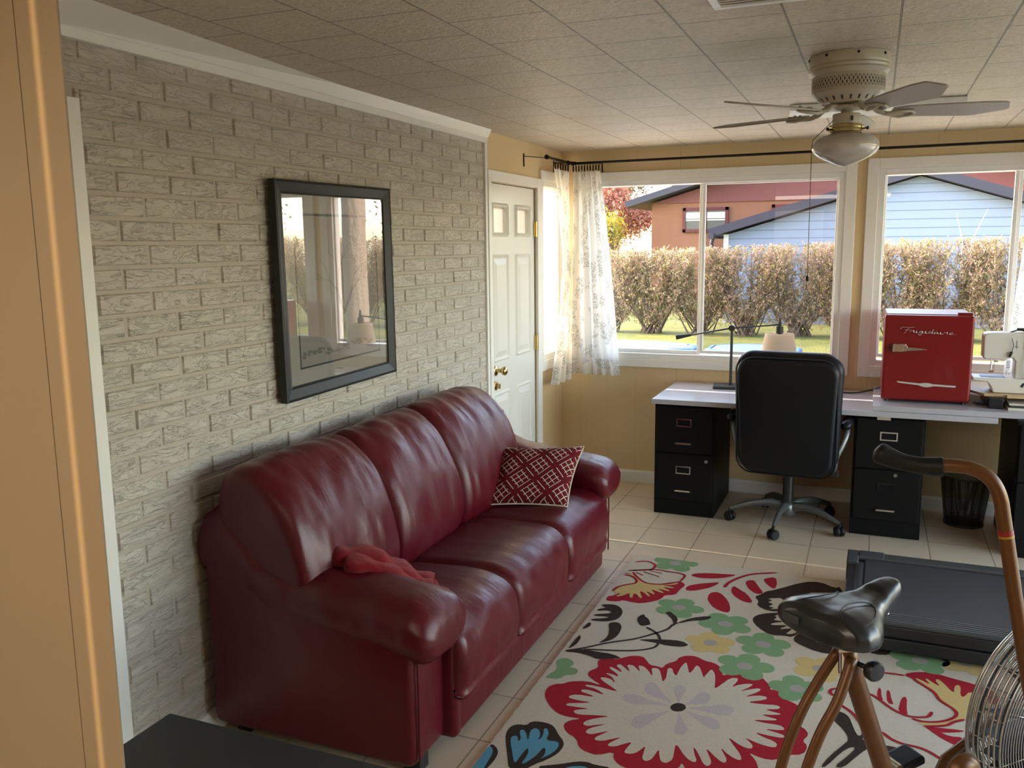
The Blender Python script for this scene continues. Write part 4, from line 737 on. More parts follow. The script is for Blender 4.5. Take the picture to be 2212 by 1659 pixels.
# ------------------------------------------------------------------ office chair
ch = thing('office_chair', 'black leather office chair with grey star base, its back to the room', 'office chair', (1.65, 2.81, 0))
def rrect(w_, h_, r, n=10):
    out = []
    for cx, cy, a0 in ((w_ - r, h_ - r, 0), (-w_ + r, h_ - r, 90), (-w_ + r, -h_ + r, 180), (w_ - r, -h_ + r, 270)):
        for k in range(n): a = math.radians(a0 + 90 * k / (n - 1)); out.append((cx + r * math.cos(a), cy + r * math.sin(a)))
    return out
def slab(mtx, w_, h_, r, t, soft, taper=0, crown=0, seed=0):
    """rounded slab in local XZ, thickness along Y"""
    rings = []
    K = 9
    for j in range(K):
        a = PI * j / (K - 1) - PI / 2; ins = soft * (1 - math.cos(a)); y = t / 2 * math.sin(a)
        ring = []
        for x, z in rrect(w_ - ins, h_ - ins, max(.01, r - ins * .5), 12):
            x *= 1 + taper * z / h_; yy = y + crown * (x / w_) ** 2
            ring.append(mtx @ Vector((x, yy, z + .004 * nz((x, y, z), (12, 12, 12), seed))))
        rings.append(ring)
    b = MB(); b.loft(rings, cap=False)
    # domed caps
    for r_, sgn in ((rings[0], -1), (rings[-1], 1)):
        m_ = len(r_); c = sum(r_, Vector()) / m_; prev = r_
        k0 = len(b.v); L = []
        for q in range(1, 5):
            f = 1 - q / 5; nr = [c + (p - c) * f + (mtx.to_3x3() @ Vector((0, sgn, 0))) * (soft * .55 * (1 - f * f)) for p in r_]; L.append(nr)
        allr = [r_] + L; kk = len(b.v)
        for rr_ in allr: b.v += [tuple(p) for p in rr_]
        for q in range(len(allr) - 1):
            for i in range(m_): b.f.append((kk + q * m_ + i, kk + q * m_ + (i + 1) % m_, kk + (q + 1) * m_ + (i + 1) % m_, kk + (q + 1) * m_ + i)); b.mi.append(0)
        b.f.append(tuple(kk + (len(allr) - 1) * m_ + i for i in range(m_))); b.mi.append(0)
    return b
Rb = Matrix.Rotation(math.radians(-4), 4, 'Z')
base = Matrix.Translation((1.645, 2.545, .70)) @ Rb @ Matrix.Rotation(math.radians(4), 4, 'X')
slab(base, .268, .335, .085, .06, .022, .05, .0, 1).o('back_shell', 'bleather', ch, smooth=True)
slab(base @ Matrix.Translation((.0, .058, .02)), .290, .350, .11, .08, .03, .03, -.02, 2).o('back_pad', 'bleather', ch, smooth=True)
b = MB(); pth = [base @ Vector((x * 1.0, -.012, z)) for x, z in rrect(.272, .338, .09, 10)]; b.tube(pth, .005, 8, closed=True); b.o('back_piping', 'bleather', ch, smooth=True)
seatm = Matrix.Translation((1.652, 2.84, .445)) @ Rb @ Matrix.Rotation(math.radians(90), 4, 'X'); slab(seatm, .265, .245, .09, .11, .04, 0, 0, 3).o('seat', 'bleather', ch, smooth=True)
b = MB(); b.box(-.09, .09, -.12, .12, .355, .385, Matrix.Translation((1.65, 2.81, 0))); b.cyl((1.70, 2.78, .365), (1.90, 2.74, .36), .008, seg=10); b.box(1.88, 1.93, 2.73, 2.75, .33, .375); b.o('mechanism', 'black', ch, bevel=.004)
b = MB(); b.cyl((1.65, 2.81, .10), (1.65, 2.81, .30), .031, seg=24); b.cyl((1.65, 2.81, .30), (1.65, 2.81, .36), .014, seg=18); b.o('gas_lift', 'black', ch, smooth=True, auto=40)
star = MB(); star.lathe([(.045, .06), (.05, .075), (.048, .12), (.036, .14)], (1.65, 2.81, 0), 24)
for k in range(5):
    a = math.radians(190 + 72 * k); dx, dy = math.cos(a), math.sin(a)
    path = [(1.65 + dx * r_, 2.81 + dy * r_, z) for r_, z in ((.03, .105), (.10, .125), (.20, .118), (.28, .095), (.335, .075))]
    star.tube(smooth_open([Vector(p) for p in path], 4), [.030 - .0011 * q for q in range(17)], 12, sx=.75)
st_o = star.o('star_base', 'grey', ch, smooth=True, auto=60)
for k in range(5):
    a = math.radians(190 + 72 * k); cx, cy = 1.65 + .335 * math.cos(a), 2.81 + .335 * math.sin(a); rot = a + .9
    b = MB(); n_ = Vector((math.cos(rot), math.sin(rot), 0)); c = Vector((cx, cy, .0305))
    for s in (-1, 1): b.lathe([(.0001, -.011), (.026, -.011), (.030, -.005), (.030, .005), (.026, .011), (.0001, .011)], c + n_ * .014 * s, 24, 'z', Matrix.Rotation(rot, 4, 'Z') @ Matrix.Rotation(PI / 2, 4, 'Y'))
    b.cyl((cx, cy, .028), (cx, cy, .075), .008, seg=10); b.o('caster', 'rubber', ch, smooth=True, auto=50)
for s, pad in ((-1, 'grey'), (1, 'black')):
    mm = Matrix.Translation((1.65, 2.70, 0)) @ Rb
    pts = [mm @ Vector(p) for p in ((s * .235, .02, .36), (s * .262, -.05, .40), (s * .272, -.06, .47), (s * .300, -.04, .54), (s * .318, -.01, .60), (s * .318, .03, .645))]
    b = MB(); b.tube(smooth_open(pts, 6), .011, 12, sx=1.5); b.o('armrest_bracket', 'grey', ch, smooth=True)
    b = MB(); b.tube([mm @ Vector(p) for p in ((s * .318, -.10, .655), (s * .318, -.085, .663), (s * .318, .02, .668), (s * .318, .16, .665), (s * .318, .175, .655))], [.012, .024, .027, .024, .012], 16, sx=1.15); b.o('armrest_pad', 'bleather', ch, smooth=True)
recenter(ch)

# ------------------------------------------------------------------ mini fridge
fr = thing('mini_fridge', 'red retro mini fridge with chrome handle on the desk', 'mini fridge', (2.36, 3.05, .771))
fx0, fx1, fy0, fy1, fz0, fz1 = 2.132, 2.588, 2.845, 3.315, .786, 1.272
Rf = Matrix.Translation((fx0, fy0, 0)) @ Matrix.Rotation(math.radians(.6), 4, 'Z') @ Matrix.Translation((-fx0, -fy0, 0))
b = MB(); b.box(fx0 + .004, fx1 - .004, fy0 + .055, fy1, fz0, fz1, Rf); b.o('body', 'red', fr, bevel=.012, bseg=4)
b = MB(); b.box(fx0, fx1, fy0, fy0 + .048, fz0, fz1 - .004, Rf); dr_ = b.o('door', 'red', fr, bevel=.014, bseg=5)
b = MB(); b.box(fx0 + .01, fx1 - .01, fy0 + .045, fy0 + .058, fz0 + .01, fz1 - .012, Rf); b.o('gasket', 'black', fr)
b = MB(); b.box(fx1 - .085, fx1 - .01, fy0 + .03, fy0 + .075, fz1 - .006, fz1 + .012, Rf); b.o('hinge_cover', 'red', fr, bevel=.003)
for x in (fx0 + .03, fx1 - .03):
    for y in (fy0 + .04, fy1 - .04):
        b = MB(); b.cyl((x, y, .7715), (x, y, fz0), .012, seg=14); b.o('foot', 'black', fr)
yf = fy0 - .001
b = MB(); b.box(2.185, 2.250, yf - .012, yf + .002, 1.063, 1.106); b.prism([(2.235, 1.098), (2.262, 1.090), (2.30, 1.089), (2.350, 1.083), (2.352, 1.080), (2.30, 1.073), (2.262, 1.070), (2.235, 1.068)], 'y', yf - .034, yf - .018); b.prism([(2.182, 1.104), (2.235, 1.108), (2.256, 1.098), (2.258, 1.076), (2.235, 1.064), (2.182, 1.062)], 'y', yf - .030, yf - .010); b.o('handle', 'chrome', dr_, bevel=.004, bseg=3)
M['satin'] = mat('satin_silver', (.62, .60, .58), .4, .5)
em = [(2.212, .8935), (2.33, .8860), (2.345, .8895), (2.363, .8905), (2.381, .8893), (2.396, .8850), (2.512, .8805), (2.515, .8775), (2.508, .8705), (2.40, .8735), (2.385, .8680), (2.363, .8655), (2.341, .8690), (2.326, .8750), (2.222, .8845), (2.214, .8890)]
b = MB(); b.prism(em, 'y', yf - .005, yf + .001); b.o('emblem', 'satin', dr_, bevel=.001)
# chrome script name
X0, Wd, Zb, H = 2.218, .294, 1.172, .030
Lt = {'F': [[(-.35, .55), (-.5, .8), (-.2, 1.05), (.6, 1.0), (1.5, 1.08)], [(.75, 1.0), (.5, .5), (.3, 0), (.1, -.3)], [(.2, .5), (.7, .55), (1.1, .5)]],
      'r': [[(0, .05), (.25, .45), (.35, .5), (.45, .42), (.7, .48), (.72, .1), (1, .05)]], 'i': [[(0, .05), (.3, .5), (.35, .1), (.55, 0), (1, .05)], [(.42, .78), (.46, .80)]],
      'g': [[(0, .05), (.55, .48), (.2, .45), (.1, .15), (.4, 0), (.65, .45), (.6, -.2), (.35, -.5), (.1, -.35), (.5, 0), (1, .05)]],
      'd': [[(0, .05), (.55, .48), (.2, .45), (.1, .15), (.4, 0), (.7, .3), (.85, 1.0), (.72, .1), (1, .05)]], 'a': [[(0, .05), (.6, .46), (.25, .46), (.1, .18), (.35, 0), (.65, .42), (.68, .06), (1, .05)]],
      'e': [[(0, .05), (.4, .18), (.62, .4), (.4, .5), (.2, .3), (.3, .05), (.6, 0), (1.3, .12)]]}
b = MB(); cx = 0.10; sc = Wd / 10.6
for l_ in 'Frigidaire':
    a_ = 1.25 if l_ == 'F' else (.62 if l_ == 'i' else (1.05))
    for stt in Lt[l_]:
        pts = [Vector((X0 + .010 + (cx + p[0] * a_) * sc + p[1] * .004, yf - .003, Zb + p[1] * H * (.8 if l_ != 'F' else .9) - (cx / 10) * .009)) for p in stt]
        b.tube(smooth_open(pts, 4) if len(pts) > 2 else pts, .00115, 6)
    cx += a_ if l_ != 'F' else 1.15
b.o('script_lettering', 'chrome', dr_)
recenter(fr)
b = MB(); b.tube(smooth_open([Vector(p) for p in ((2.16, 3.36, .777), (2.13, 3.33, .777), (2.08, 3.285, .765), (2.0, 3.26, .748), (1.90, 3.25, .746), (1.70, 3.27, .746))], 6), .0045, 8); tag(b.o('power_cord', 'black', smooth=True), 'black power cord running over the desk left of the fridge', 'cord')

# ------------------------------------------------------------------ sewing machine on its board
shelf_z = .846
t = thing('wooden_riser', 'light wood riser board on black legs, under the sewing machine', 'riser', (2.95, 3.0, .771))
b = MB(); b.prism([(2.52, 3.12), (2.655, 2.835), (2.76, 2.83), (2.76, 2.80), (3.45, 2.80), (3.45, 3.30), (2.60, 3.30)], 'z', shelf_z - .014, shelf_z); b.o('board', 'lwood', t, bevel=.002)
b = MB(); b.box(2.675, 2.745, 2.80, 3.2, .7715, shelf_z - .015); b.o('leg', 'stand', t, bevel=.003)
b = MB(); b.box(3.3, 3.40, 2.85, 3.2, .7715, shelf_z - .015); b.o('leg', 'stand', t, bevel=.003); recenter(t)
b = MB(); mt = Matrix.Translation((2.645, 2.93, .7735)) @ Matrix.Rotation(-.7, 4, 'Z'); b.box(-.03, .03, -.022, .022, 0, .0035, mt @ Matrix.Rotation(-.35, 4, 'X')); tag(b.o('card', 'blue'), 'small glossy blue card propped beside the riser leg', 'card')
for k, (z0, z1, x0, m_) in enumerate(((.7715, .786, 2.765, 'paper'), (.787, .796, 2.775, 'dgrey'), (.797, .806, 2.77, 'paper'))):
    b = MB(); b.box(x0, x0 + .28, 2.76 + .01 * k, 2.97, z0, z1); tag(b.o('booklet', m_, bevel=.001), ('pale booklet at the bottom of the pile under the wooden riser', 'dark thin booklet in the middle of the pile under the riser', 'pale booklet on top of the pile under the wooden riser')[k], 'booklet', 'booklets under the riser')
sm = thing('sewing_machine', 'white sewing machine on the wooden riser at the right edge', 'sewing machine', (2.85, 2.98, shelf_z))
b = MB(); b.prism([(2.700, shelf_z + .002), (3.12, shelf_z + .002), (3.12, .928), (2.60, .928), (2.592, .912), (2.668, .905), (2.690, .880)], 'y', 2.875, 3.045); b.o('base', 'sew', sm, bevel=.006, bseg=3)
b = MB(); b.prism([(2.640, 1.158), (2.652, 1.172), (2.70, 1.176), (3.10, 1.185), (3.115, 1.16), (3.115, .925), (2.80, .925), (2.80, 1.02), (2.785, 1.040), (2.755, 1.025), (2.65, 1.028), (2.642, 1.04)], 'y', 2.905, 3.02); b.o('housing', 'sew', sm, bevel=.010, bseg=4)
b = MB(); b.cyl((2.690, 2.955, 1.03), (2.690, 2.955, .965), .004, seg=10); b.box(2.680, 2.704, 2.945, 2.965, .950, .960); b.cyl((2.705, 2.955, 1.03), (2.705, 2.955, .955), .0015, seg=6); b.cyl((2.705, 2.955, 1.012), (2.722, 2.955, 1.012), .004, seg=8); b.o('needle_bar', 'chrome', sm)
b = MB(); b.box(2.64, 2.76, 2.92, 3.0, .9285, .9305); b.o('needle_plate', 'blue', sm)
b = MB()
for k in range(5): b.box(2.756 + .004 * k * 0, 2.776, 2.9025, 2.9045, 1.02 - k * .009, 1.024 - k * .009)
for x in (2.80, 2.835): b.box(x, x + .002, 2.9035, 2.9048, 1.09, 1.135)
b.box(2.79, 2.81, 2.9035, 2.9048, 1.10, 1.103); b.o('slots', 'grey', sm)
recenter(sm)
b = MB(); b.tube(smooth_open([Vector(p) for p in ((2.770, 2.935, 1.178), (2.81, 2.935, 1.190), (2.845, 2.90, 1.178), (2.858, 2.89, 1.10), (2.845, 2.885, 1.0), (2.86, 2.88, .92), (2.90, 2.87, .86))], 6), .0035, 8)
b.tube(smooth_open([Vector(p) for p in ((2.83, 2.93, 1.19), (2.865, 2.89, 1.14), (2.89, 2.885, 1.06), (2.88, 2.88, .97), (2.848, 2.882, .905), (2.842, 2.880, .895))], 6), .0035, 8)
b.tube([(2.775, 2.895, 1.15), (2.785, 2.895, 1.11), (2.778, 2.895, 1.07)], .002, 6); b.cyl((2.778, 2.895, 1.075), (2.770, 2.895, 1.045), .007, seg=8); b.cyl((2.846, 2.88, .905), (2.835, 2.876, .885), .008, seg=10); b.box(2.80, 2.85, 2.925, 2.945, 1.187, 1.202)
tag(b.o('power_cord', 'black', smooth=True, auto=50), 'black cord looped over the sewing machine with a plug hanging down', 'cord')

# ------------------------------------------------------------------ waste bin
def m_mesh():
    b = NB('wire_mesh'); b.base((.02, .02, .022)); b.p.inputs['Roughness'].default_value = .4; b.p.inputs['Metallic'].default_value = .5
    tc = b.n('ShaderNodeTexCoord'); sp = b.n('ShaderNodeSeparateXYZ'); b.l(tc.outputs['UV'], sp.inputs[0])
    def g(a, k): return b.math('LESS_THAN', b.math('FRACT', b.math('MULTIPLY', a, k)), .42)
    tr = b.n('ShaderNodeBsdfTransparent'); mx = b.n('ShaderNodeMixShader'); b.l(b.math('MAXIMUM', g(sp.outputs[0], 180), g(sp.outputs[1], 70)), mx.inputs[0]); b.l(tr.outputs[0], mx.inputs[1]); b.l(b.p.outputs[0], mx.inputs[2]); b.l(mx.outputs[0], b.out.inputs[0]); return b.m
M['mesh'] = m_mesh()
wb = thing('waste_bin', 'round black wire-mesh waste bin under the desk', 'waste bin', (2.63, 3.17, 0)); n = 48; vs = []; uv = []; fs = []
for j in range(2):
    for k in range(n + 1): a = 2 * PI * k / n; r_ = (.105, .140)[j]; vs.append((2.63 + r_ * math.cos(a), 3.17 + r_ * math.sin(a), (.012, .30)[j])); uv.append((k / n, j))
for k in range(n): fs.append((k, k + 1, n + 1 + k + 1, n + 1 + k))
o = new_obj('wall_mesh', vs, fs, 'mesh', wb, smooth=True); set_uv(o, uv)
b = MB(); b.lathe([(.0001, .001), (.108, .001), (.109, .016), (.105, .016), (.0001, .006)], (2.63, 3.17, 0), 40); b.o('base', 'dgrey', wb, smooth=True, auto=40)
b = MB(); b.tube([(2.63 + .141 * math.cos(a), 3.17 + .141 * math.sin(a), .30) for a in [2 * PI * k / 40 for k in range(40)]], .005, 8, closed=True); b.o('rim', 'dgrey', wb, smooth=True); recenter(wb)

# ================================================================== TREADMILL
tm = thing('treadmill', 'low black and grey treadmill deck standing on the floral rug', 'treadmill', (2.9, 1.6, 0))
tx0, tx1, ty0, ty1 = 2.02, 3.75, 1.16, 2.00
M['tread'] = mat('tread_belt', hx('303234'), .5, bump=.2, bscale=300, bdist=.001); M['trim'] = mat('side_rail_grey', hx('3E4042'), .42); M['deckb'] = mat('deck_black', (.012, .012, .014), .4)
mt = Matrix.Translation((tx0, ty1, 0)) @ Matrix.Rotation(math.radians(-.5), 4, 'Z') @ Matrix.Translation((-tx0, -ty1, 0))
b = MB(); b.prism([(tx0 + .03, ty0), (tx1, ty0), (tx1, ty1), (tx0 + .03, ty1), (tx0, ty1 - .04), (tx0, ty0 + .04)], 'z', .085, .135); b.v = [tuple(mt @ Vector(v)) for v in b.v]; b.o('deck', 'deckb', tm, bevel=.006)
b = MB(); b.box(tx0 + .05, tx1, ty0 - .004, ty1, .030, .082, mt); b.o('underframe', 'deckb', tm, bevel=.004)
for x in (tx0 + .12, tx1 - .2):
    for y in (ty0 + .08, ty1 - .08): b = MB(); b.cyl((x, y, .0125), (x, y, .045), .025, seg=20); b.o('foot', 'rubber', tm)
b = MB(); b.box(tx0 + .075, tx1, ty0 + .10, ty1 - .10, .137, .146, mt); b.o('running_belt', 'tread', tm, bevel=.003)
for (ya, yb) in ((ty0, ty0 + .098), (ty1 - .085, ty1)):
    b = MB(); b.box(tx0 + .012, tx1, ya, yb, .1355, .152, mt); sr = b.o('side_rail', 'trim', tm, bevel=.004)
    b = MB()
    for k in range(5): y = ya + .012 + k * (yb - ya - .024) / 4; b.box(tx0 + .12, tx1, y - .003, y + .003, .152, .1545, mt)
    b.o('grip_ribs', 'grey', sr)
for (ya, yb) in ((ty0 - .004, ty0 + .16), (ty1 - .16, ty1 + .004)):
    b = MB(); b.box(tx0 - .008, tx0 + .045, ya, yb, .05, .156, mt); b.box(tx0 + .045, tx0 + .16, *((ya, ya + .095) if ya < 1.5 else (yb - .085, yb)), .146, .158, mt); b.o('end_cap', 'trim', tm, bevel=.010, bseg=3)
b = MB(); b.cyl(mt @ Vector((tx0 + .055, ty0 + .14, .118)), mt @ Vector((tx0 + .055, ty1 - .14, .118)), .028, seg=24); b.o('rear_roller', 'tread', tm, smooth=True, auto=40); recenter(tm)

# ================================================================== EXERCISE BIKE
bk = thing('exercise_bike', 'copper-brown exercise bike with black saddle and wire-caged fan wheel', 'exercise bike', (2.2, -.5, 0))
_t = math.radians(42); Dd = Vector((math.cos(_t), math.sin(_t), 0)); Nn = Vector((-math.sin(_t), math.cos(_t), 0)); O = Vector((2.05, -.57, 0))
_t2 = math.radians(55); Ds = Vector((math.cos(_t2), math.sin(_t2), 0)); Ns = Vector((-math.sin(_t2), math.cos(_t2), 0))
def sp_(s, z, l=0): return Vector((2.045, -.575, z)) + Ds * s + Ns * l
def bp(s, z, l=0): return O + Dd * s + Nn * l + Vector((0, 0, z))
# saddle: rings across the length, s from tail (-) to nose (+)
def sad(st):
    rings = []
    for s, w_, top, th, sag in st:
        ring = []
        for k in range(32):
            a = 2 * PI * k / 32; ca, sa = math.cos(a), math.sin(a)
            x = w_ * math.copysign(abs(ca) ** .75, ca); z = top - th / 2 + th / 2 * math.copysign(abs(sa) ** .8, sa)
            if sa > 0: z += -.010 * math.exp(-(x / (.03)) ** 2) * (1 if s < .10 else .2) + .0  # centre channel
            if sa < 0: z += .55 * th * (abs(ca) ** 2) * 0
            ring.append(sp_(s, z - sag * (x / max(w_, .01)) ** 2, x))
        rings.append(ring)
    return rings
stt = [(-.112, .058, .880, .030, .0), (-.108, .082, .902, .052, .004), (-.096, .103, .915, .070, .008), (-.068, .116, .920, .080, .012), (-.030, .112, .919, .082, .016), (.008, .092, .916, .084, .016), (.042, .066, .915, .084, .012), (.074, .048, .917, .078, .007), (.105, .039, .922, .066, .005), (.135, .033, .927, .056, .004), (.160, .027, .928, .046, .004), (.176, .016, .923, .028, .002)]
st2 = []
for i in range(len(stt) - 1):
    for q in range(3): f = q / 3; st2.append(tuple(stt[i][j] * (1 - f) + stt[i + 1][j] * f for j in range(5)))
st2.append(stt[-1]); b = MB(); b.loft(sad(st2)); sd_ = b.o('saddle', 'saddle', bk, smooth=True); sd_.modifiers.new('sub', 'SUBSURF').levels = 1
for sg in (-1, 1):
    b = MB(); pts = []
    for k in range(28):
        a = 2 * PI * k / 28; s = -.030 + .062 * math.cos(a); x = sg * .058 + .028 * math.sin(a) * (1 - .25 * math.cos(a)) - sg * .012 * math.cos(a)
        # surface height
        kk = max(0, min(len(stt) - 2, next((i for i in range(len(stt) - 1) if stt[i + 1][0] > s), 0))); f = (s - stt[kk][0]) / (stt[kk + 1][0] - stt[kk][0]); w_ = stt[kk][1] * (1 - f) + stt[kk + 1][1] * f; top = stt[kk][2] * (1 - f) + stt[kk + 1][2] * f; th = stt[kk][3] * (1 - f) + stt[kk + 1][3] * f
        r_ = min(.97, abs(x) / w_); sa = (1 - r_ ** (2 / .75)) ** .4 if r_ < 1 else 0
        pts.append(sp_(s, top - th / 2 + th / 2 * sa - .016 * r_ ** 2 + .0005, x))
    b.tube(pts, .0014, 6, closed=True); b.o('pad_seam', 'rubber', sd_, smooth=True)
b = MB(); c = sp_(-.112, .878, .050); b.box(-.022, .022, -.004, .004, -.009, .009, Matrix.Translation(c) @ Matrix.Rotation(math.atan2(Ns.y, Ns.x), 4, 'Z')); b.o('badge', 'dgrey', sd_, bevel=.002)
b = MB(); b.cyl(bp(0, .74, 0), bp(-.005, .845, 0), .0125, seg=18); b.cyl(bp(-.02, .825, -.028), bp(-.02, .825, .028), .010, seg=16); b.tube([bp(-.09, .85, -.03), bp(-.03, .832, -.028), (bp(.02, .832, -.026)), bp(.10, .868, -.012)], .0035, 8); b.tube([bp(-.09, .85, .03), bp(-.03, .832, .028), bp(.02, .832, .026), bp(.10, .868, .012)], .0035, 8); b.box(-.014, .014, -.022, .022, -.03, .012, Matrix.Translation(bp(-.012, .83, 0)) @ Matrix.Rotation(.43, 4, 'Z')); b.o('seat_post', 'chrome', bk, smooth=True, auto=45)
b = MB(); b.lathe([(.0001, 0), (.019, .001), (.0225, .006), (.0225, .018), (.018, .024), (.0001, .026)], bp(.035, .762, -.062), 28, 'z', Matrix.Rotation(math.atan2(Nn.y, Nn.x), 4, 'Z') @ Matrix.Rotation(PI / 2, 4, 'Y')); b.cyl(bp(.03, .764, -.04), bp(.012, .768, 0), .006, seg=10); b.o('seat_knob', 'black', bk, smooth=True, auto=50)
b = MB(); b.tube([bp(.0, .815), bp(.012, .765), bp(.118, .500), bp(.215, .26), bp(.235, .20)], [.0185, .0215, .0215, .0215, .0215], 20, sx=1.0); b.o('seat_tube', 'copper', bk, smooth=True)
for l in (-.036, .036):
    b = MB(); b.tube(smooth_open([bp(.002, .785, l * .6), bp(-.045, .70, l), bp(-.085, .635, l), bp(-.120, .55, l), bp(-.136, .47, l), bp(-.150, .25, l * 1.2), bp(-.16, .055, l * 1.5)], 5), .0118, 16); b.o('rear_stay', 'copper', bk, smooth=True)
b = MB(); b.cyl(bp(-.17, .04, -.24), bp(-.17, .04, .24), .019, seg=18); b.o('rear_foot', 'copper', bk, smooth=True, auto=40)
b = MB(); b.cyl(bp(.82, .04, -.24), bp(.82, .04, .24), .019, seg=18); b.o('front_foot', 'copper', bk, smooth=True, auto=40)
b = MB(); b.tube([bp(-.16, .055), bp(.05, .10), bp(.235, .21), bp(.50, .14), bp(.82, .05)], .020, 16); b.o('base_tube', 'copper', bk, smooth=True)
for l in (.10,):
    b = MB(); b.tube([bp(.235, .22, l * .3), bp(.42, .38, l), bp(.68, .50, l)], .014, 14); b.o('fork', 'copper', bk, smooth=True)
# chain guard disc and pedal
b = MB(); b.lathe([(.0001, -.024), (.030, -.022), (.042, -.012), (.046, .004), (.04, .012), (.0001, .014)], bp(.305, .465, -.055), 44, 'z', Matrix.Rotation(math.atan2(Nn.y, Nn.x), 4, 'Z') @ Matrix.Rotation(PI / 2, 4, 'Y')); b.tube([bp(.24, .24, -.05), bp(.29, .40, -.05), bp(.305, .455, -.05)], .014, 20, sx=.7); b.o('chain_guard', 'copper', bk, smooth=True, auto=50)
b = MB(); b.cyl(bp(.27, .24, -.12), bp(.27, .24, .12), .018, seg=16); b.tube([bp(.27, .24, .115), bp(.345, .352, .12)], .010, 12, sx=.6); b.o('crank', 'chrome', bk, smooth=True)
b = MB(); mm = Matrix.Translation(bp(.345, .358, .165)) @ Matrix.Rotation(math.atan2(Dd.y, Dd.x), 4, 'Z') @ Matrix.Rotation(-.2, 4, 'Y'); b.box(-.045, .045, -.035, .035, -.012, .012, mm); pe = b.o('pedal', 'bleather', bk, bevel=.008, bseg=3)
b = MB(); b.cyl(bp(.300, .366, .125), bp(.300, .366, .20), .011, seg=14); b.o('pedal_cap', 'chrome', pe)
# caged fan wheel
WC = (.680, .500); WR = .272
def wp(r_, a, l): return bp(WC[0] + r_ * math.cos(a), WC[1] + r_ * math.sin(a), l)
cg = MB()
for l in (-.048, -.040, -.030, -.014, .0, .014, .030, .040, .048):
    rr_ = WR - (.014 if abs(l) > .045 else .005 if abs(l) > .035 else 0); cg.tube([wp(rr_, 2 * PI * k / 72, l) for k in range(72)], .0026, 6, closed=True)
for k in range(28):
    a = 2 * PI * k / 28; cg.tube([wp(WR - .014, a, -.048), wp(WR, a, -.030), wp(WR, a, .030), wp(WR - .014, a, .048)], .0015, 5)
cage = cg.o('cage_rim', 'steel', bk, smooth=True)
for sg in (-1, 1):
    cg = MB(); nr = 26
    for i in range(nr):
        rr_ = .075 + (WR - .02 - .075) * i / (nr - 1); l = sg * (.048 + .022 * (1 - (rr_ / WR) ** 2)); cg.tube([wp(rr_, 2 * PI * k / 60, l) for k in range(60)], .0014, 5, closed=True)
    for k in range(12):
        a = 2 * PI * k / 12 + .2; cg.tube([wp(r_, a, sg * (.0495 + .022 * (1 - (r_ / WR) ** 2))) for r_ in (.07, .14, .21, WR - .016)], .0012, 5)
    cg.o('cage_grille', 'steel', bk, smooth=True)
cg = MB(); cg.tube([wp(WR - .032, 2 * PI * k / 60, -.034) for k in range(60)], .010, 8, closed=True, sx=.5); cg.tube([wp(WR - .032, 2 * PI * k / 60, .034) for k in range(60)], .010, 8, closed=True, sx=.5)
for k in range(26):
    a = 2 * PI * k / 26; p = [wp(.09, a, -.03), wp(WR - .035, a, -.03), wp(WR - .035, a + .03, .03), wp(.09, a + .03, .03)]; q = [v + Vector((0, 0, .001)) for v in p]; cg.add(p + q, [(0, 1, 2, 3), (7, 6, 5, 4), (0, 4, 5, 1), (2, 6, 7, 3), (1, 5, 6, 2), (0, 3, 7, 4)])
cg.lathe([(.0001, -.045), (.055, -.045), (.070, -.035), (.070, .035), (.055, .045), (.0001, .045)], bp(WC[0], WC[1], 0), 32, 'z', Matrix.Rotation(math.atan2(Nn.y, Nn.x), 4, 'Z') @ Matrix.Rotation(PI / 2, 4, 'Y')); cg.o('fan_wheel', 'dgrey', bk)
# moving arm with its grip
hl = .12
hp = [Vector(q) for q in ((2.20, -.40, 1.180), (2.25, -.40, 1.184), (2.29, -.40, 1.180), (2.322, -.40, 1.162), (2.344, -.40, 1.125), (2.358, -.40, 1.06), (2.397, -.40, .86), (2.44, -.39, .66), (2.49, -.35, .46), (2.50, -.34, .42))]
b = MB(); b.tube(smooth_open(hp, 6), .0155, 16); ha = b.o('moving_arm', 'copper', bk, smooth=True)
b = MB(); c0, c1 = hp[5].lerp(hp[6], .05), hp[5].lerp(hp[6], .11); b.cyl(c0, c1, .0160, seg=20); b.o('red_band', mat('band_red', hx('8A1A10'), .4), ha)
b = MB(); b.cyl(c1, hp[5].lerp(hp[6], .135), .0160, seg=20); b.o('yellow_band', mat('band_yellow', hx('A88418'), .4), ha)
b = MB(); gpth = smooth_open([Vector(q) for q in ((2.088, -.40, 1.205), (2.102, -.40, 1.199), (2.118, -.40, 1.193), (2.145, -.40, 1.184), (2.18, -.40, 1.179), (2.210, -.40, 1.179), (2.230, -.40, 1.180))], 5); n_ = len(gpth)
rr_ = []
for i in range(n_):
    f = i / (n_ - 1); rr_.append(.0245 * math.sqrt(max(.04, 1 - (1 - min(1, f / .16)) ** 2)) - .0055 * min(1, max(0, (f - .2) / .35)) + .003 * max(0, (f - .6) / .4))
b.tube(gpth, rr_, 20); b.o('grip', 'rubber', ha, smooth=True); recenter(bk)

# ================================================================== SIDE TABLE (near edge)
M['tabletop'] = mat('charcoal_laminate', hx('1C1F20'), .55, var=.15, vscale=60, bump=.15, bscale=200, bdist=.001)
tb = thing('side_table', 'charcoal-black low table at the bottom edge, before the sofa arm', 'table', (.85, -1.15, 0))
b = MB(); b.box(.452, 1.33, -1.372, -.922, .475, .50); b.o('top', 'tabletop', tb, bevel=.004)
b = MB(); b.box(.472, .490, -1.36, -.945, 0, .475); b.box(1.29, 1.31, -1.36, -.945, 0, .475); b.box(.49, 1.29, -.965, -.947, .06, .475); b.box(.49, 1.29, -1.36, -.96, .06, .08); b.o('carcass', 'tabletop', tb, bevel=.003); recenter(tb)

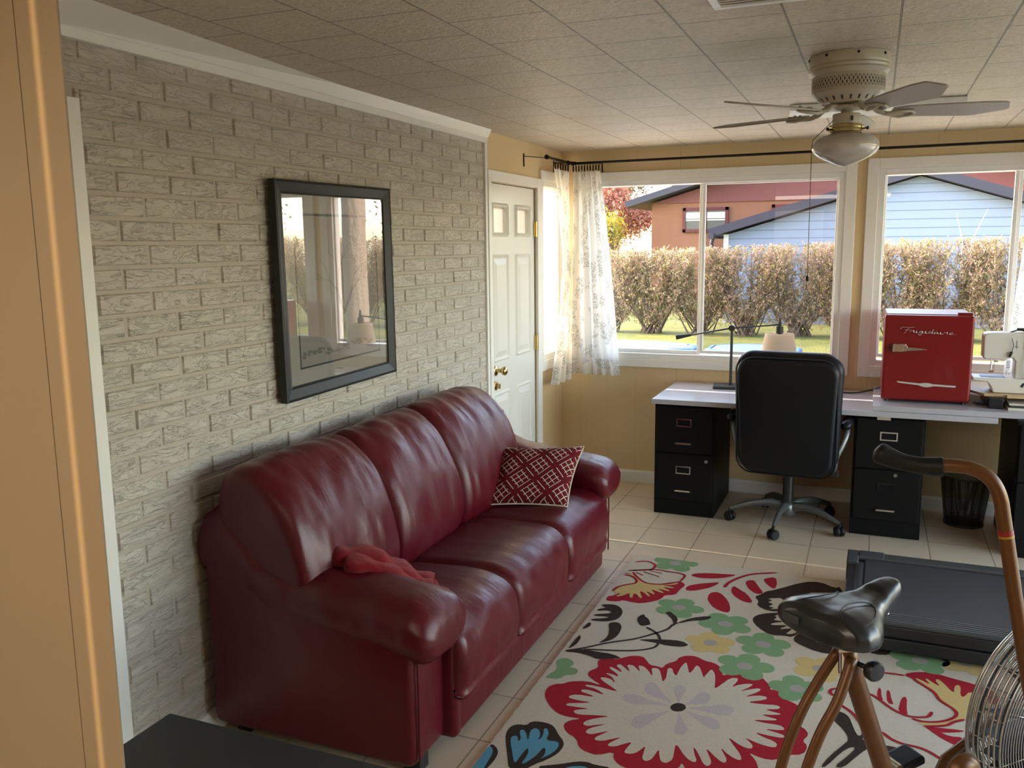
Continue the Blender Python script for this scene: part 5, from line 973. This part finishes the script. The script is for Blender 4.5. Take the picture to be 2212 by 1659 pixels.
# ================================================================== RUG
def m_rug(name, c, speck=.25):
    b = NB('rug_' + name); v = b.coord(); n1 = b.noise(b.coord(scale=(1, 2.2, 1)), 120, 3, .7); n2 = b.noise(v, 26, 4)
    col = b.mix(b.math('MULTIPLY', b.math('GREATER_THAN', n1, .60), speck), c, tuple(x * .55 for x in c)); col = b.mix(b.math('MULTIPLY', n2, .3), col, tuple(min(1, x * 1.15) for x in c))
    b.base(col); b.p.inputs['Roughness'].default_value = .95; b.p.inputs['Specular IOR Level'].default_value = .1; b.bump(n1, .8, .004); return b.m
rm = [m_rug('cream', hx('C6BBA8')), m_rug('red', hx('A02430'), .2), m_rug('brown', hx('3C312B'), .2), m_rug('green', hx('7C9C70'), .2), m_rug('yellow', hx('C8AE72'), .2), m_rug('lavender', hx('B6AAA8'), .2), m_rug('blue', hx('5C97AE'), .2), m_rug('centre', hx('A39C94'), .2)]
CI = {'c': 0, 'r': 1, 'b': 2, 'g': 3, 'y': 4, 'l': 5, 't': 6, 'o': 7}
rb = MB(); rx0, rx1, ry0, ry1 = .944, 3.38, -1.12, 1.927
edge = [(rx0 + .002 * math.sin(k * 1.9), ry0 + (ry1 - ry0) * k / 120) for k in range(121)] + [(rx1, ry1), (rx1, ry0)]
n = len(edge); rb.add([(x, y, .0005) for x, y in edge] + [(x, y, .012) for x, y in edge], [tuple(range(n, 2 * n))] + [(i, (i + 1) % n, n + (i + 1) % n, n + i) for i in range(n)])
def rpoly(pts, layer, ci):
    rb.cur = CI[ci]; z = .012 + .0005 * layer; q = [pts[0]]
    for p in pts[1:]:
        if (p[0] - q[-1][0]) ** 2 + (p[1] - q[-1][1]) ** 2 > 1e-7: q.append(p)
    if (q[0][0] - q[-1][0]) ** 2 + (q[0][1] - q[-1][1]) ** 2 < 1e-7: q.pop()
    if len(q) < 3: return
    from mathutils.geometry import tessellate_polygon
    tr = tessellate_polygon([[Vector((x, y, 0)) for x, y in q]]); rb.add([(x, y, z) for x, y in q], [tuple(t) for t in tr])
for ci, ly, pts in RUG_POLYS:
    pp = [(x / 1000, y / 1000) for x, y in pts]
    # soften the traced outline
    s_ = []
    for i in range(len(pp)):
        a, c = pp[i - 1], pp[i]; s_ += [(a[0] * .25 + c[0] * .75, a[1] * .25 + c[1] * .75)]; d = pp[(i + 1) % len(pp)]; s_ += [(c[0] * .75 + d[0] * .25, c[1] * .75 + d[1] * .25)]
    rpoly(s_, ly + (.2 if ci == 'c' else 0), ci)
for ci, ly, wmm, pts in RUG_STROKES:
    pp = smooth_open([Vector((x / 1000, y / 1000, 0)) for x, y in pts], 5) if len(pts) > 2 else [Vector((x / 1000, y / 1000, 0)) for x, y in pts]; h = max(.006, wmm / 2000)
    L, R = [], []
    for i, p in enumerate(pp):
        d = pp[min(i + 1, len(pp) - 1)] - pp[max(0, i - 1)]; d.normalize(); nn = Vector((-d.y, d.x, 0)) * h * (1 if 0 < i < len(pp) - 1 else .5); L.append(p + nn); R.append(p - nn)
    rb.cur = CI[ci]; z = .012 + .0005 * (ly + .5); k = len(rb.v); m_ = len(L)
    rb.add([(max(rx0, p.x), p.y, z) for p in L + R], [(i, i + 1, m_ + i + 1, m_ + i) for i in range(m_ - 1)])
for ci, cx, cy, rr_, ph in RUG_FLOWERS:
    cx, cy, rr_ = cx / 1000, cy / 1000, rr_ / 1000
    pts = []
    for k in range(60):
        a = 2 * PI * k / 60; r_ = rr_ * (.62 + .38 * abs(math.cos((a - ph) * 2.5)) ** .7); pts.append((max(rx0, cx + r_ * math.cos(a)), min(ry1, cy + r_ * math.sin(a))))
    rpoly(pts, 1.6, ci); rpoly([(cx + rr_ * .27 * math.cos(2 * PI * k / 16), cy + rr_ * .27 * math.sin(2 * PI * k / 16)) for k in range(16)], 2.2, 'o')
rug = rb.o('rug', rm); tag(rug, 'large cream rug with red, green, brown and blue flowers', 'rug')

# ================================================================== OUTDOORS
GZ = -.30
def m_grass():
    b = NB('lawn_grass'); v = b.coord(); b.base(b.ramp(b.noise(v, .8, 6, .65), (.3, hx('434C16')), (.5, hx('5F611F')), (.62, hx('706B2C')), (.8, hx('644C2F')))); b.p.inputs['Roughness'].default_value = .9; b.bump(b.noise(v, 30, 3), .6, .05); return b.m
M['grass'] = m_grass()
b = MB(); b.box(-45, 60, WY + .151, 75, GZ - .2, GZ); b.box(-45, -.151, -20, WY + .151, GZ - .2, GZ); b.box(RX + .13, 60, -20, WY + .151, GZ - .2, GZ); struct(b.o('ground', 'grass'))
M['reflector'] = mat('reflector_pale', hx('C8BFB0'), .8, var=.06, vscale=2)
b = MB(); b.box(-2.5, 12, WY + .16, 9.2 - .9, GZ, GZ + .012); b.box(RX + .14, 12, -12, WY + .16, GZ, GZ + .012); struct(b.o('ground_reflector', 'reflector'))  # unseen pale sheet added to bounce sunlight up to the ceiling
def siding(name, c, step, dark=.55):
    b = NB(name); tc = b.n('ShaderNodeTexCoord'); sp = b.n('ShaderNodeSeparateXYZ'); b.l(tc.outputs['Object'], sp.inputs[0]); f = b.math('FRACT', b.math('MULTIPLY', sp.outputs[2], 1 / step)); g = b.math('GREATER_THAN', f, .90)
    b.base(b.mix(g, c, tuple(x * dark for x in c))); b.p.inputs['Roughness'].default_value = .6; b.bump(b.math('SUBTRACT', 1.0, f), .5, .02); return b.m
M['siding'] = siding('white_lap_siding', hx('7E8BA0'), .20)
M['orange'] = mat('orange_stucco', hx('845841'), .8, var=.05, vscale=1.5); M['rose'] = mat('rose_boarding', hx('744441'), .8); M['roofs'] = mat('roof_shingle', hx('373744'), .8, var=.1, vscale=3); M['redtrim'] = mat('dark_red_trim', hx('581C20'), .6); M['darkpane'] = mat('dark_window_pane', hx('41474A'), .15); M['gutter'] = mat('grey_gutter', hx('35353E'), .5)
# white gabled house
h = thing('house', 'white-sided gabled house behind the hedge', 'house', (1.9, 23, GZ))
hy0 = 20.0; ex0, ex1, ez0, ap = -1.47, 7.3, 1.93, (2.93, 3.16)
b = MB(); b.prism([(ex0, GZ), (ex1, GZ), (ex1, 1.75), ap, (ex0, ez0 - .05)], 'y', hy0, hy0 + 7); b.o('wall', 'siding', h)
def roofslab(p, q, th, y0, y1):
    d = Vector((q[0] - p[0], 0, q[1] - p[1])).normalized(); n_ = Vector((-d.z, 0, d.x)) * th
    if n_.z < 0: n_ = -n_
    b = MB(); b.prism([(p[0], p[1]), (q[0], q[1]), (q[0] + n_.x, q[1] + n_.z), (p[0] + n_.x, p[1] + n_.z)], 'y', y0, y1); return b
roofslab((-1.78, 1.84), (2.93, 3.19), .20, hy0 - .35, hy0 + 7.2).o('roof', 'roofs', h)
roofslab((2.93, 3.19), (7.6, 1.66), .20, hy0 - .35, hy0 + 7.2).o('roof', 'roofs', h)
b = MB(); b.box(ex0 - .02, ex0 + .10, hy0 - .03, hy0, GZ, 1.9); b.o('corner_board', 'white', h)
b = MB(); b.tube(smooth_open([Vector(p) for p in ((-1.72, hy0 - .2, 1.83), (-1.76, hy0 - .15, 1.62), (-1.60, hy0 - .08, 1.45), (-1.50, hy0 - .06, 1.30), (-1.50, hy0 - .06, GZ + .1))], 5), .05, 8); b.box(-1.82, -1.68, hy0 - .4, hy0 + 7, 1.80, 1.93); b.o('gutter', 'gutter', h); recenter(h)
# orange house further back
h = thing('house', 'orange stucco house with dark red window frames, farthest off', 'house', (-1, 33, GZ)); hy = 30
b = MB(); b.prism([(-5.73, GZ), (9, GZ), (9, 3.15), (1.6, 5.3), (-5.73, 3.15)], 'y', hy, hy + 9); b.o('wall', 'orange', h)
b = MB(); b.prism([(-5.73, 3.16), (9, 3.16), (1.6, 5.28)], 'y', hy - .06, hy - .005); b.o('gable_boarding', 'rose', h)
roofslab((-6.5, 3.02), (1.6, 5.38), .22, hy - .8, hy + 9.5).o('roof', 'roofs', h); roofslab((1.6, 5.38), (9.8, 3.0), .22, hy - .8, hy + 9.5).o('roof', 'roofs', h)
for (x0, x1, z0, z1) in ((-4.56, -2.92, 2.10, 2.98), (-1.42, .22, 2.2, 3.02)):
    b = MB(); w_ = .11
    for q in ((x0, x1, z1 - w_, z1), (x0, x1, z0, z0 + w_), (x0, x0 + w_, z0, z1), (x1 - w_, x1, z0, z1), ((x0 + x1) / 2 - .05, (x0 + x1) / 2 + .05, z0, z1)): b.box(q[0], q[1], hy - .10, hy - .01, q[2], q[3])
    wn = b.o('window', 'redtrim', h); b = MB(); b.box(x0 + w_, x1 - w_, hy - .05, hy - .03, z0 + w_, z1 - w_); b.o('pane', 'darkpane', wn); b = MB(); b.box(x0 + w_, x1 - w_, hy - .07, hy - .05, (z0 + z1) / 2 - .03, (z0 + z1) / 2 + .02); b.box(x0 + w_, x1 - w_, hy - .06, hy - .052, (z0 + z1) / 2 + .05, z1 - w_ - .06); b.o('blind', 'paper', wn)
recenter(h)
# pools with covers on the lawn
M['poolblue'] = mat('pool_blue', hx('375992'), .4); M['cover'] = mat('pool_cover_pale', hx('98A4AC'), .35); M['cover2'] = mat('pool_cover_blue', hx('59719E'), .4)
def pool(label, cx, cy, rx_, ry_, z, cov, rot=0):
    p = thing('garden_pool', label, 'pool', (cx, cy, GZ), group='covered pools on the lawn'); n_ = 8
    def oc(f, z_): return [Vector((cx + rx_ * f * math.cos(2 * PI * (k + .5) / n_ + rot), cy + ry_ * f * math.sin(2 * PI * (k + .5) / n_ + rot), z_)) for k in range(n_)]
    b = MB(); b.loft([oc(1, GZ), oc(1.04, z - .10), oc(1.06, z - .02), oc(1.02, z), oc(.93, z)], cap=False); b.o('rim', 'poolblue', p, bevel=.02)
    b = MB(); b.loft([oc(.94, z - .03), oc(.90, z + .0), oc(.4, z + .02)]); b.o('cover', cov, p); recenter(p)
pool('pale-covered pool with a blue rim on the lawn, nearer the curtain', -1.25, 9.3, 1.15, .62, .30, 'cover')
pool('blue-covered pool on the lawn, behind the desk lamp', .62, 9.35, .62, .55, .30, 'cover2')
# shrubs of the hedge
def m_leaf(name, *cs):
    b = NB(name); g = b.n('ShaderNodeNewGeometry'); oi = b.noise(b.coord(scale=(1, 1, 1)), 9, 2); rnd_ = g.outputs['Random Per Island']
    st_ = [((i + .5) / len(cs), c) for i, c in enumerate(cs)]; col = b.ramp(rnd_, *st_); b.base(col); b.p.inputs['Roughness'].default_value = .8; b.p.inputs['Specular IOR Level'].default_value = .2
    tl = b.n('ShaderNodeBsdfTranslucent'); b.l(col, tl.inputs[0]); mx = b.n('ShaderNodeMixShader'); mx.inputs[0].default_value = .45; b.l(b.p.outputs[0], mx.inputs[1]); b.l(tl.outputs[0], mx.inputs[2]); b.l(mx.outputs[0], b.out.inputs[0]); return b.m
M['hleaf'] = m_leaf('hedge_leaves', hx('BC9888'), hx('C8A898'), hx('A08474'), hx('B09888'), hx('8C7E50'), hx('9C8876'), hx('BCA898'), hx('74803C'), hx('A49A60'))
M['twig'] = mat('hedge_twig', hx('584738'), .8); M['bark'] = mat('bark', hx('4F463E'), .9, var=.2, vscale=12, bump=1, bscale=14, bdist=.05)
M['redl'] = m_leaf('red_leaves', hx('B87058'), hx('C89080'), hx('A85848'), hx('C8A090'), hx('B08868')); M['yell'] = m_leaf('yellow_leaves', hx('9E8C2C'), hx('928626'), hx('7A7A26'), hx('A49544')); M['palel'] = m_leaf('pale_autumn_leaves', hx('867462'), hx('928371'), hx('746250'), hx('8C7444')); M['greenl'] = m_leaf('green_leaves', hx('37581D'), hx('587028'), hx('70802C'), hx('2B4C1A')); M['brownl'] = m_leaf('olive_leaves', hx('64582F'), hx('746438'), hx('4F4C23'))
def leaves(mb, c, s, rnd):
    a = Vector((rnd.uniform(-1, 1), rnd.uniform(-1, 1), rnd.uniform(-1, 1))).normalized(); t_ = a.cross(Vector((rnd.uniform(-1, 1), rnd.uniform(-1, 1), rnd.uniform(-1, 1)))).normalized(); k = len(mb.v)
    mb.v += [tuple(c + a * s), tuple(c + t_ * s * .45), tuple(c - a * s), tuple(c - t_ * s * .45)]; mb.f.append((k, k + 1, k + 2, k + 3)); mb.mi.append(0)
def twig(mb, p, q, r_):
    d = (q - p).normalized(); a = d.orthogonal().normalized(); c = d.cross(a); k = len(mb.v)
    for e, rr_ in ((p, r_), (q, r_ * .5)):
        for j in range(3): t_ = 2.094 * j; mb.v.append(tuple(e + (a * math.cos(t_) + c * math.sin(t_)) * rr_))
    for j in range(3): mb.f.append((k + j, k + (j + 1) % 3, k + 3 + (j + 1) % 3, k + 3 + j)); mb.mi.append(0)
def shrub(cx, cy, wd, top, seed, label):
    rnd = random.Random(seed); s = thing('shrub', label, 'shrub', (cx, cy, GZ), group='leafy brown shrubs of the clipped hedge'); st_, lf = MB(), MB()
    for k in range(40):
        a = rnd.uniform(0, 2 * PI); r0 = rnd.uniform(0, .30); p = Vector((cx + r0 * math.cos(a), cy + r0 * math.sin(a), GZ)); tip = Vector((cx + rnd.choice((-1, 1)) * rnd.uniform(0, 1) ** .6 * .74 * wd, cy + rnd.uniform(-.45, .45), top - rnd.uniform(0, 1) ** 2 * .9))
        mid = p.lerp(tip, .45) + Vector((rnd.uniform(-.06, .06) + (tip.x - p.x) * .12, rnd.uniform(-.06, .06), .0)); st_.tube([p, mid, tip], [.016, .011, .004], 5, cap=False)
        for q in range(44):
            f = rnd.uniform(.12, 1) ** .9; base_ = (p.lerp(mid, f / .5) if f < .5 else mid.lerp(tip, (f - .5) / .5)); L = rnd.uniform(.12, .34) * (.6 + .5 * f)
            d = Vector((rnd.uniform(-1, 1), rnd.uniform(-1, 1), rnd.uniform(.1, 1.3))).normalized(); e = base_ + d * L; e.z = min(e.z, top + rnd.uniform(-.02, .07)); e.x = max(cx - wd * .72, min(cx + wd * .72, e.x)); twig(lf, base_, e, .0045)
            for w_ in range(3 + int(4 * f)): leaves(lf, base_.lerp(e, rnd.uniform(.25, 1.05)) + Vector((rnd.uniform(-.03, .03), rnd.uniform(-.03, .03), rnd.uniform(-.03, .03))), rnd.uniform(.018, .036), rnd)
    for q in range(520):
        zz = GZ + .25 + (top - GZ - .25) * rnd.uniform(0, 1) ** .7; sp2 = wd * (.42 + .30 * (zz - GZ) / (top - GZ)); base_ = Vector((cx + rnd.uniform(-1, 1) * sp2, cy + rnd.uniform(-.4, .4), zz - .12)); e = base_ + Vector((rnd.uniform(-.10, .10), rnd.uniform(-.08, .08), rnd.uniform(.05, .2))); e.z = min(e.z, top + rnd.uniform(-.03, .06)); twig(lf, base_, e, .004)
        for w_ in range(5): leaves(lf, base_.lerp(e, rnd.uniform(0, 1.1)) + Vector((rnd.uniform(-.04, .04), rnd.uniform(-.03, .03), rnd.uniform(-.03, .03))), rnd.uniform(.018, .034), rnd)
    st_.o('stem', 'twig', s); o_ = lf.o('foliage', 'hleaf', s); o_['kind'] = 'stuff'; recenter(s); return s
shl = ['leafy brown shrub at the left end of the hedge, by the curtain', 'leafy brown shrub of the hedge behind the left window pane', 'leafy brown shrub of the hedge behind the window mullion', 'leafy brown shrub of the hedge right of the mullion', 'leafy brown shrub of the hedge above the desk lamp shade', 'leafy brown shrub of the hedge before the white house corner', 'leafy brown shrub of the hedge behind the strip between windows', 'leafy brown shrub of the hedge above the red fridge', 'leafy brown shrub of the hedge behind the sewing machine', 'leafy brown shrub of the hedge at the right curtain', 'leafy brown shrub of the hedge past the right curtain', 'leafy brown shrub of the far hedge run, mirrored in the picture glass'] * 1 + ['leafy brown shrub of the far hedge run, mirrored in the picture glass'] * 4
for k, x in enumerate([-3.6, -2.55, -1.5, -.45, .6, 1.55, 2.5, 3.45, 4.45, 5.6, 6.9, 8.2, 9.6, 11.0, 12.4, 13.8]):
    shrub(x, 17 + random.uniform(-.2, .2), 1.3 if x < 5 else 1.5, 1.50 + .028 * (x + 3.6), 100 + k, shl[k])
b = MB()
for (x, z0, x2, z2) in ((3.62, 1.68, 3.48, 2.22), (3.78, 1.66, 4.02, 2.28)): b.tube([(x, 16.9, z0 - .8), (x, 16.9, z0), (x2, 16.9, z2)], [.012, .010, .004], 5)
tag(b.o('bare_branch', 'paper'), 'two pale bare shoots rising above the hedge over the fridge', 'branch')
def tree(name, label, cx, cy, trunk_h, tr, crown, leafmat, nl, ls, seed, spread=1.0, cat='tree'):
    rnd = random.Random(seed); t_ = thing(name, label, cat, (cx, cy, GZ)); b = MB(); lf = MB(); tips = []
    def grow(p, d, L, r_, dep):
        q = p + d * L; b.tube([p, p.lerp(q, .5) + Vector((rnd.uniform(-.03, .03), 0, rnd.uniform(-.03, .03))) * L, q], [r_, r_ * .85, r_ * .68], 6, cap=False)
        if dep == 0: tips.append(q); return
        for k in range(3 if dep > 1 else 4):
            nd = (d + Vector((rnd.uniform(-1, 1), rnd.uniform(-1, 1), rnd.uniform(-.25, .7))) * .75 * spread).normalized(); grow(q, nd, L * rnd.uniform(.62, .82), r_ * .62, dep - 1)
        tips.append(q)
    grow(Vector((cx, cy, GZ)), Vector((rnd.uniform(-.05, .05), 0, 1)).normalized(), trunk_h, tr, crown); b.o('trunk', 'bark', t_)
    if nl:
        for k in range(nl):
            c = rnd.choice(tips) + Vector((rnd.gauss(0, 1), rnd.gauss(0, 1), rnd.gauss(0, .8))) * trunk_h * .22; leaves(lf, c, ls * rnd.uniform(.7, 1.3), rnd)
        o_ = lf.o('foliage', leafmat, t_); o_['kind'] = 'stuff'
    recenter(t_); return t_
tree('maple_tree', 'red-leaved tree left of the orange house', -9.6, 38.0, 1.5, .12, 4, 'redl', 15000, .085, 5)
tree('maple_tree', 'small red-brown tree low behind the curtain side of the hedge', -6.5, 23.8, .8, .08, 3, 'redl', 5000, .055, 15)
tree('maple_tree', 'yellow-leaved tree beside the orange house wall', -6.75, 28.6, 1.05, .07, 3, 'yell', 1500, .07, 6, .5)
tree('bush', 'olive-brown rounded bush above the hedge near the orange house', -5.2, 26.8, .58, .05, 3, 'brownl', 3200, .045, 7, cat='bush')
tree('bare_tree', 'tall bare tree standing behind the orange house roof', -7.2, 42, 3.4, .26, 4, None, 0, 0, 8, .7)
tree('shade_tree', 'tall pale autumn tree at the upper left of the window', -12.2, 48, 2.7, .3, 4, 'palel', 24000, .13, 9)
tree('shade_tree', 'tall tree with olive and pale leaves behind the white house roof', 8.6, 43, 3.3, .28, 4, 'palel', 14000, .11, 10)
tree('shade_tree', 'spreading tree at the right, seen above the hedge end', 13.3, 26, 2.4, .22, 4, 'palel', 9000, .09, 12)
tree('shade_tree', 'green tree reflected in the picture glass', 14.9, 20.5, 2.1, .16, 4, 'greenl', 9000, .07, 13)
tr_ = thing('tree_trunk', 'thick furrowed tree trunk on the lawn, mirrored in the picture glass', 'tree', (4.35, 8.0, GZ))
rings = []
for j in range(40):
    z = GZ + j * .16; ring = []
    for k in range(48):
        a = 2 * PI * k / 48; r_ = .165 * (1 + .25 * math.exp(-j * .7)) + .012 * noise.noise(Vector((math.cos(a) * 5, math.sin(a) * 5, z * 1.6))) - .018 * abs(noise.noise(Vector((math.cos(a) * 11, math.sin(a) * 11, z * 3)))); ring.append(Vector((4.35 + r_ * math.cos(a) + .02 * math.sin(z), 8 + r_ * math.sin(a), z)))
    rings.append(ring)
b = MB(); b.loft(rings); b.o('bark', mat('pale_bark', hx('71675C'), .9, var=.15, vscale=20, bump=1, bscale=18, bdist=.03), tr_, smooth=True); recenter(tr_)

# narrow shaft of warm lamp light that comes through the slit between two added boards behind the camera and falls on the partition
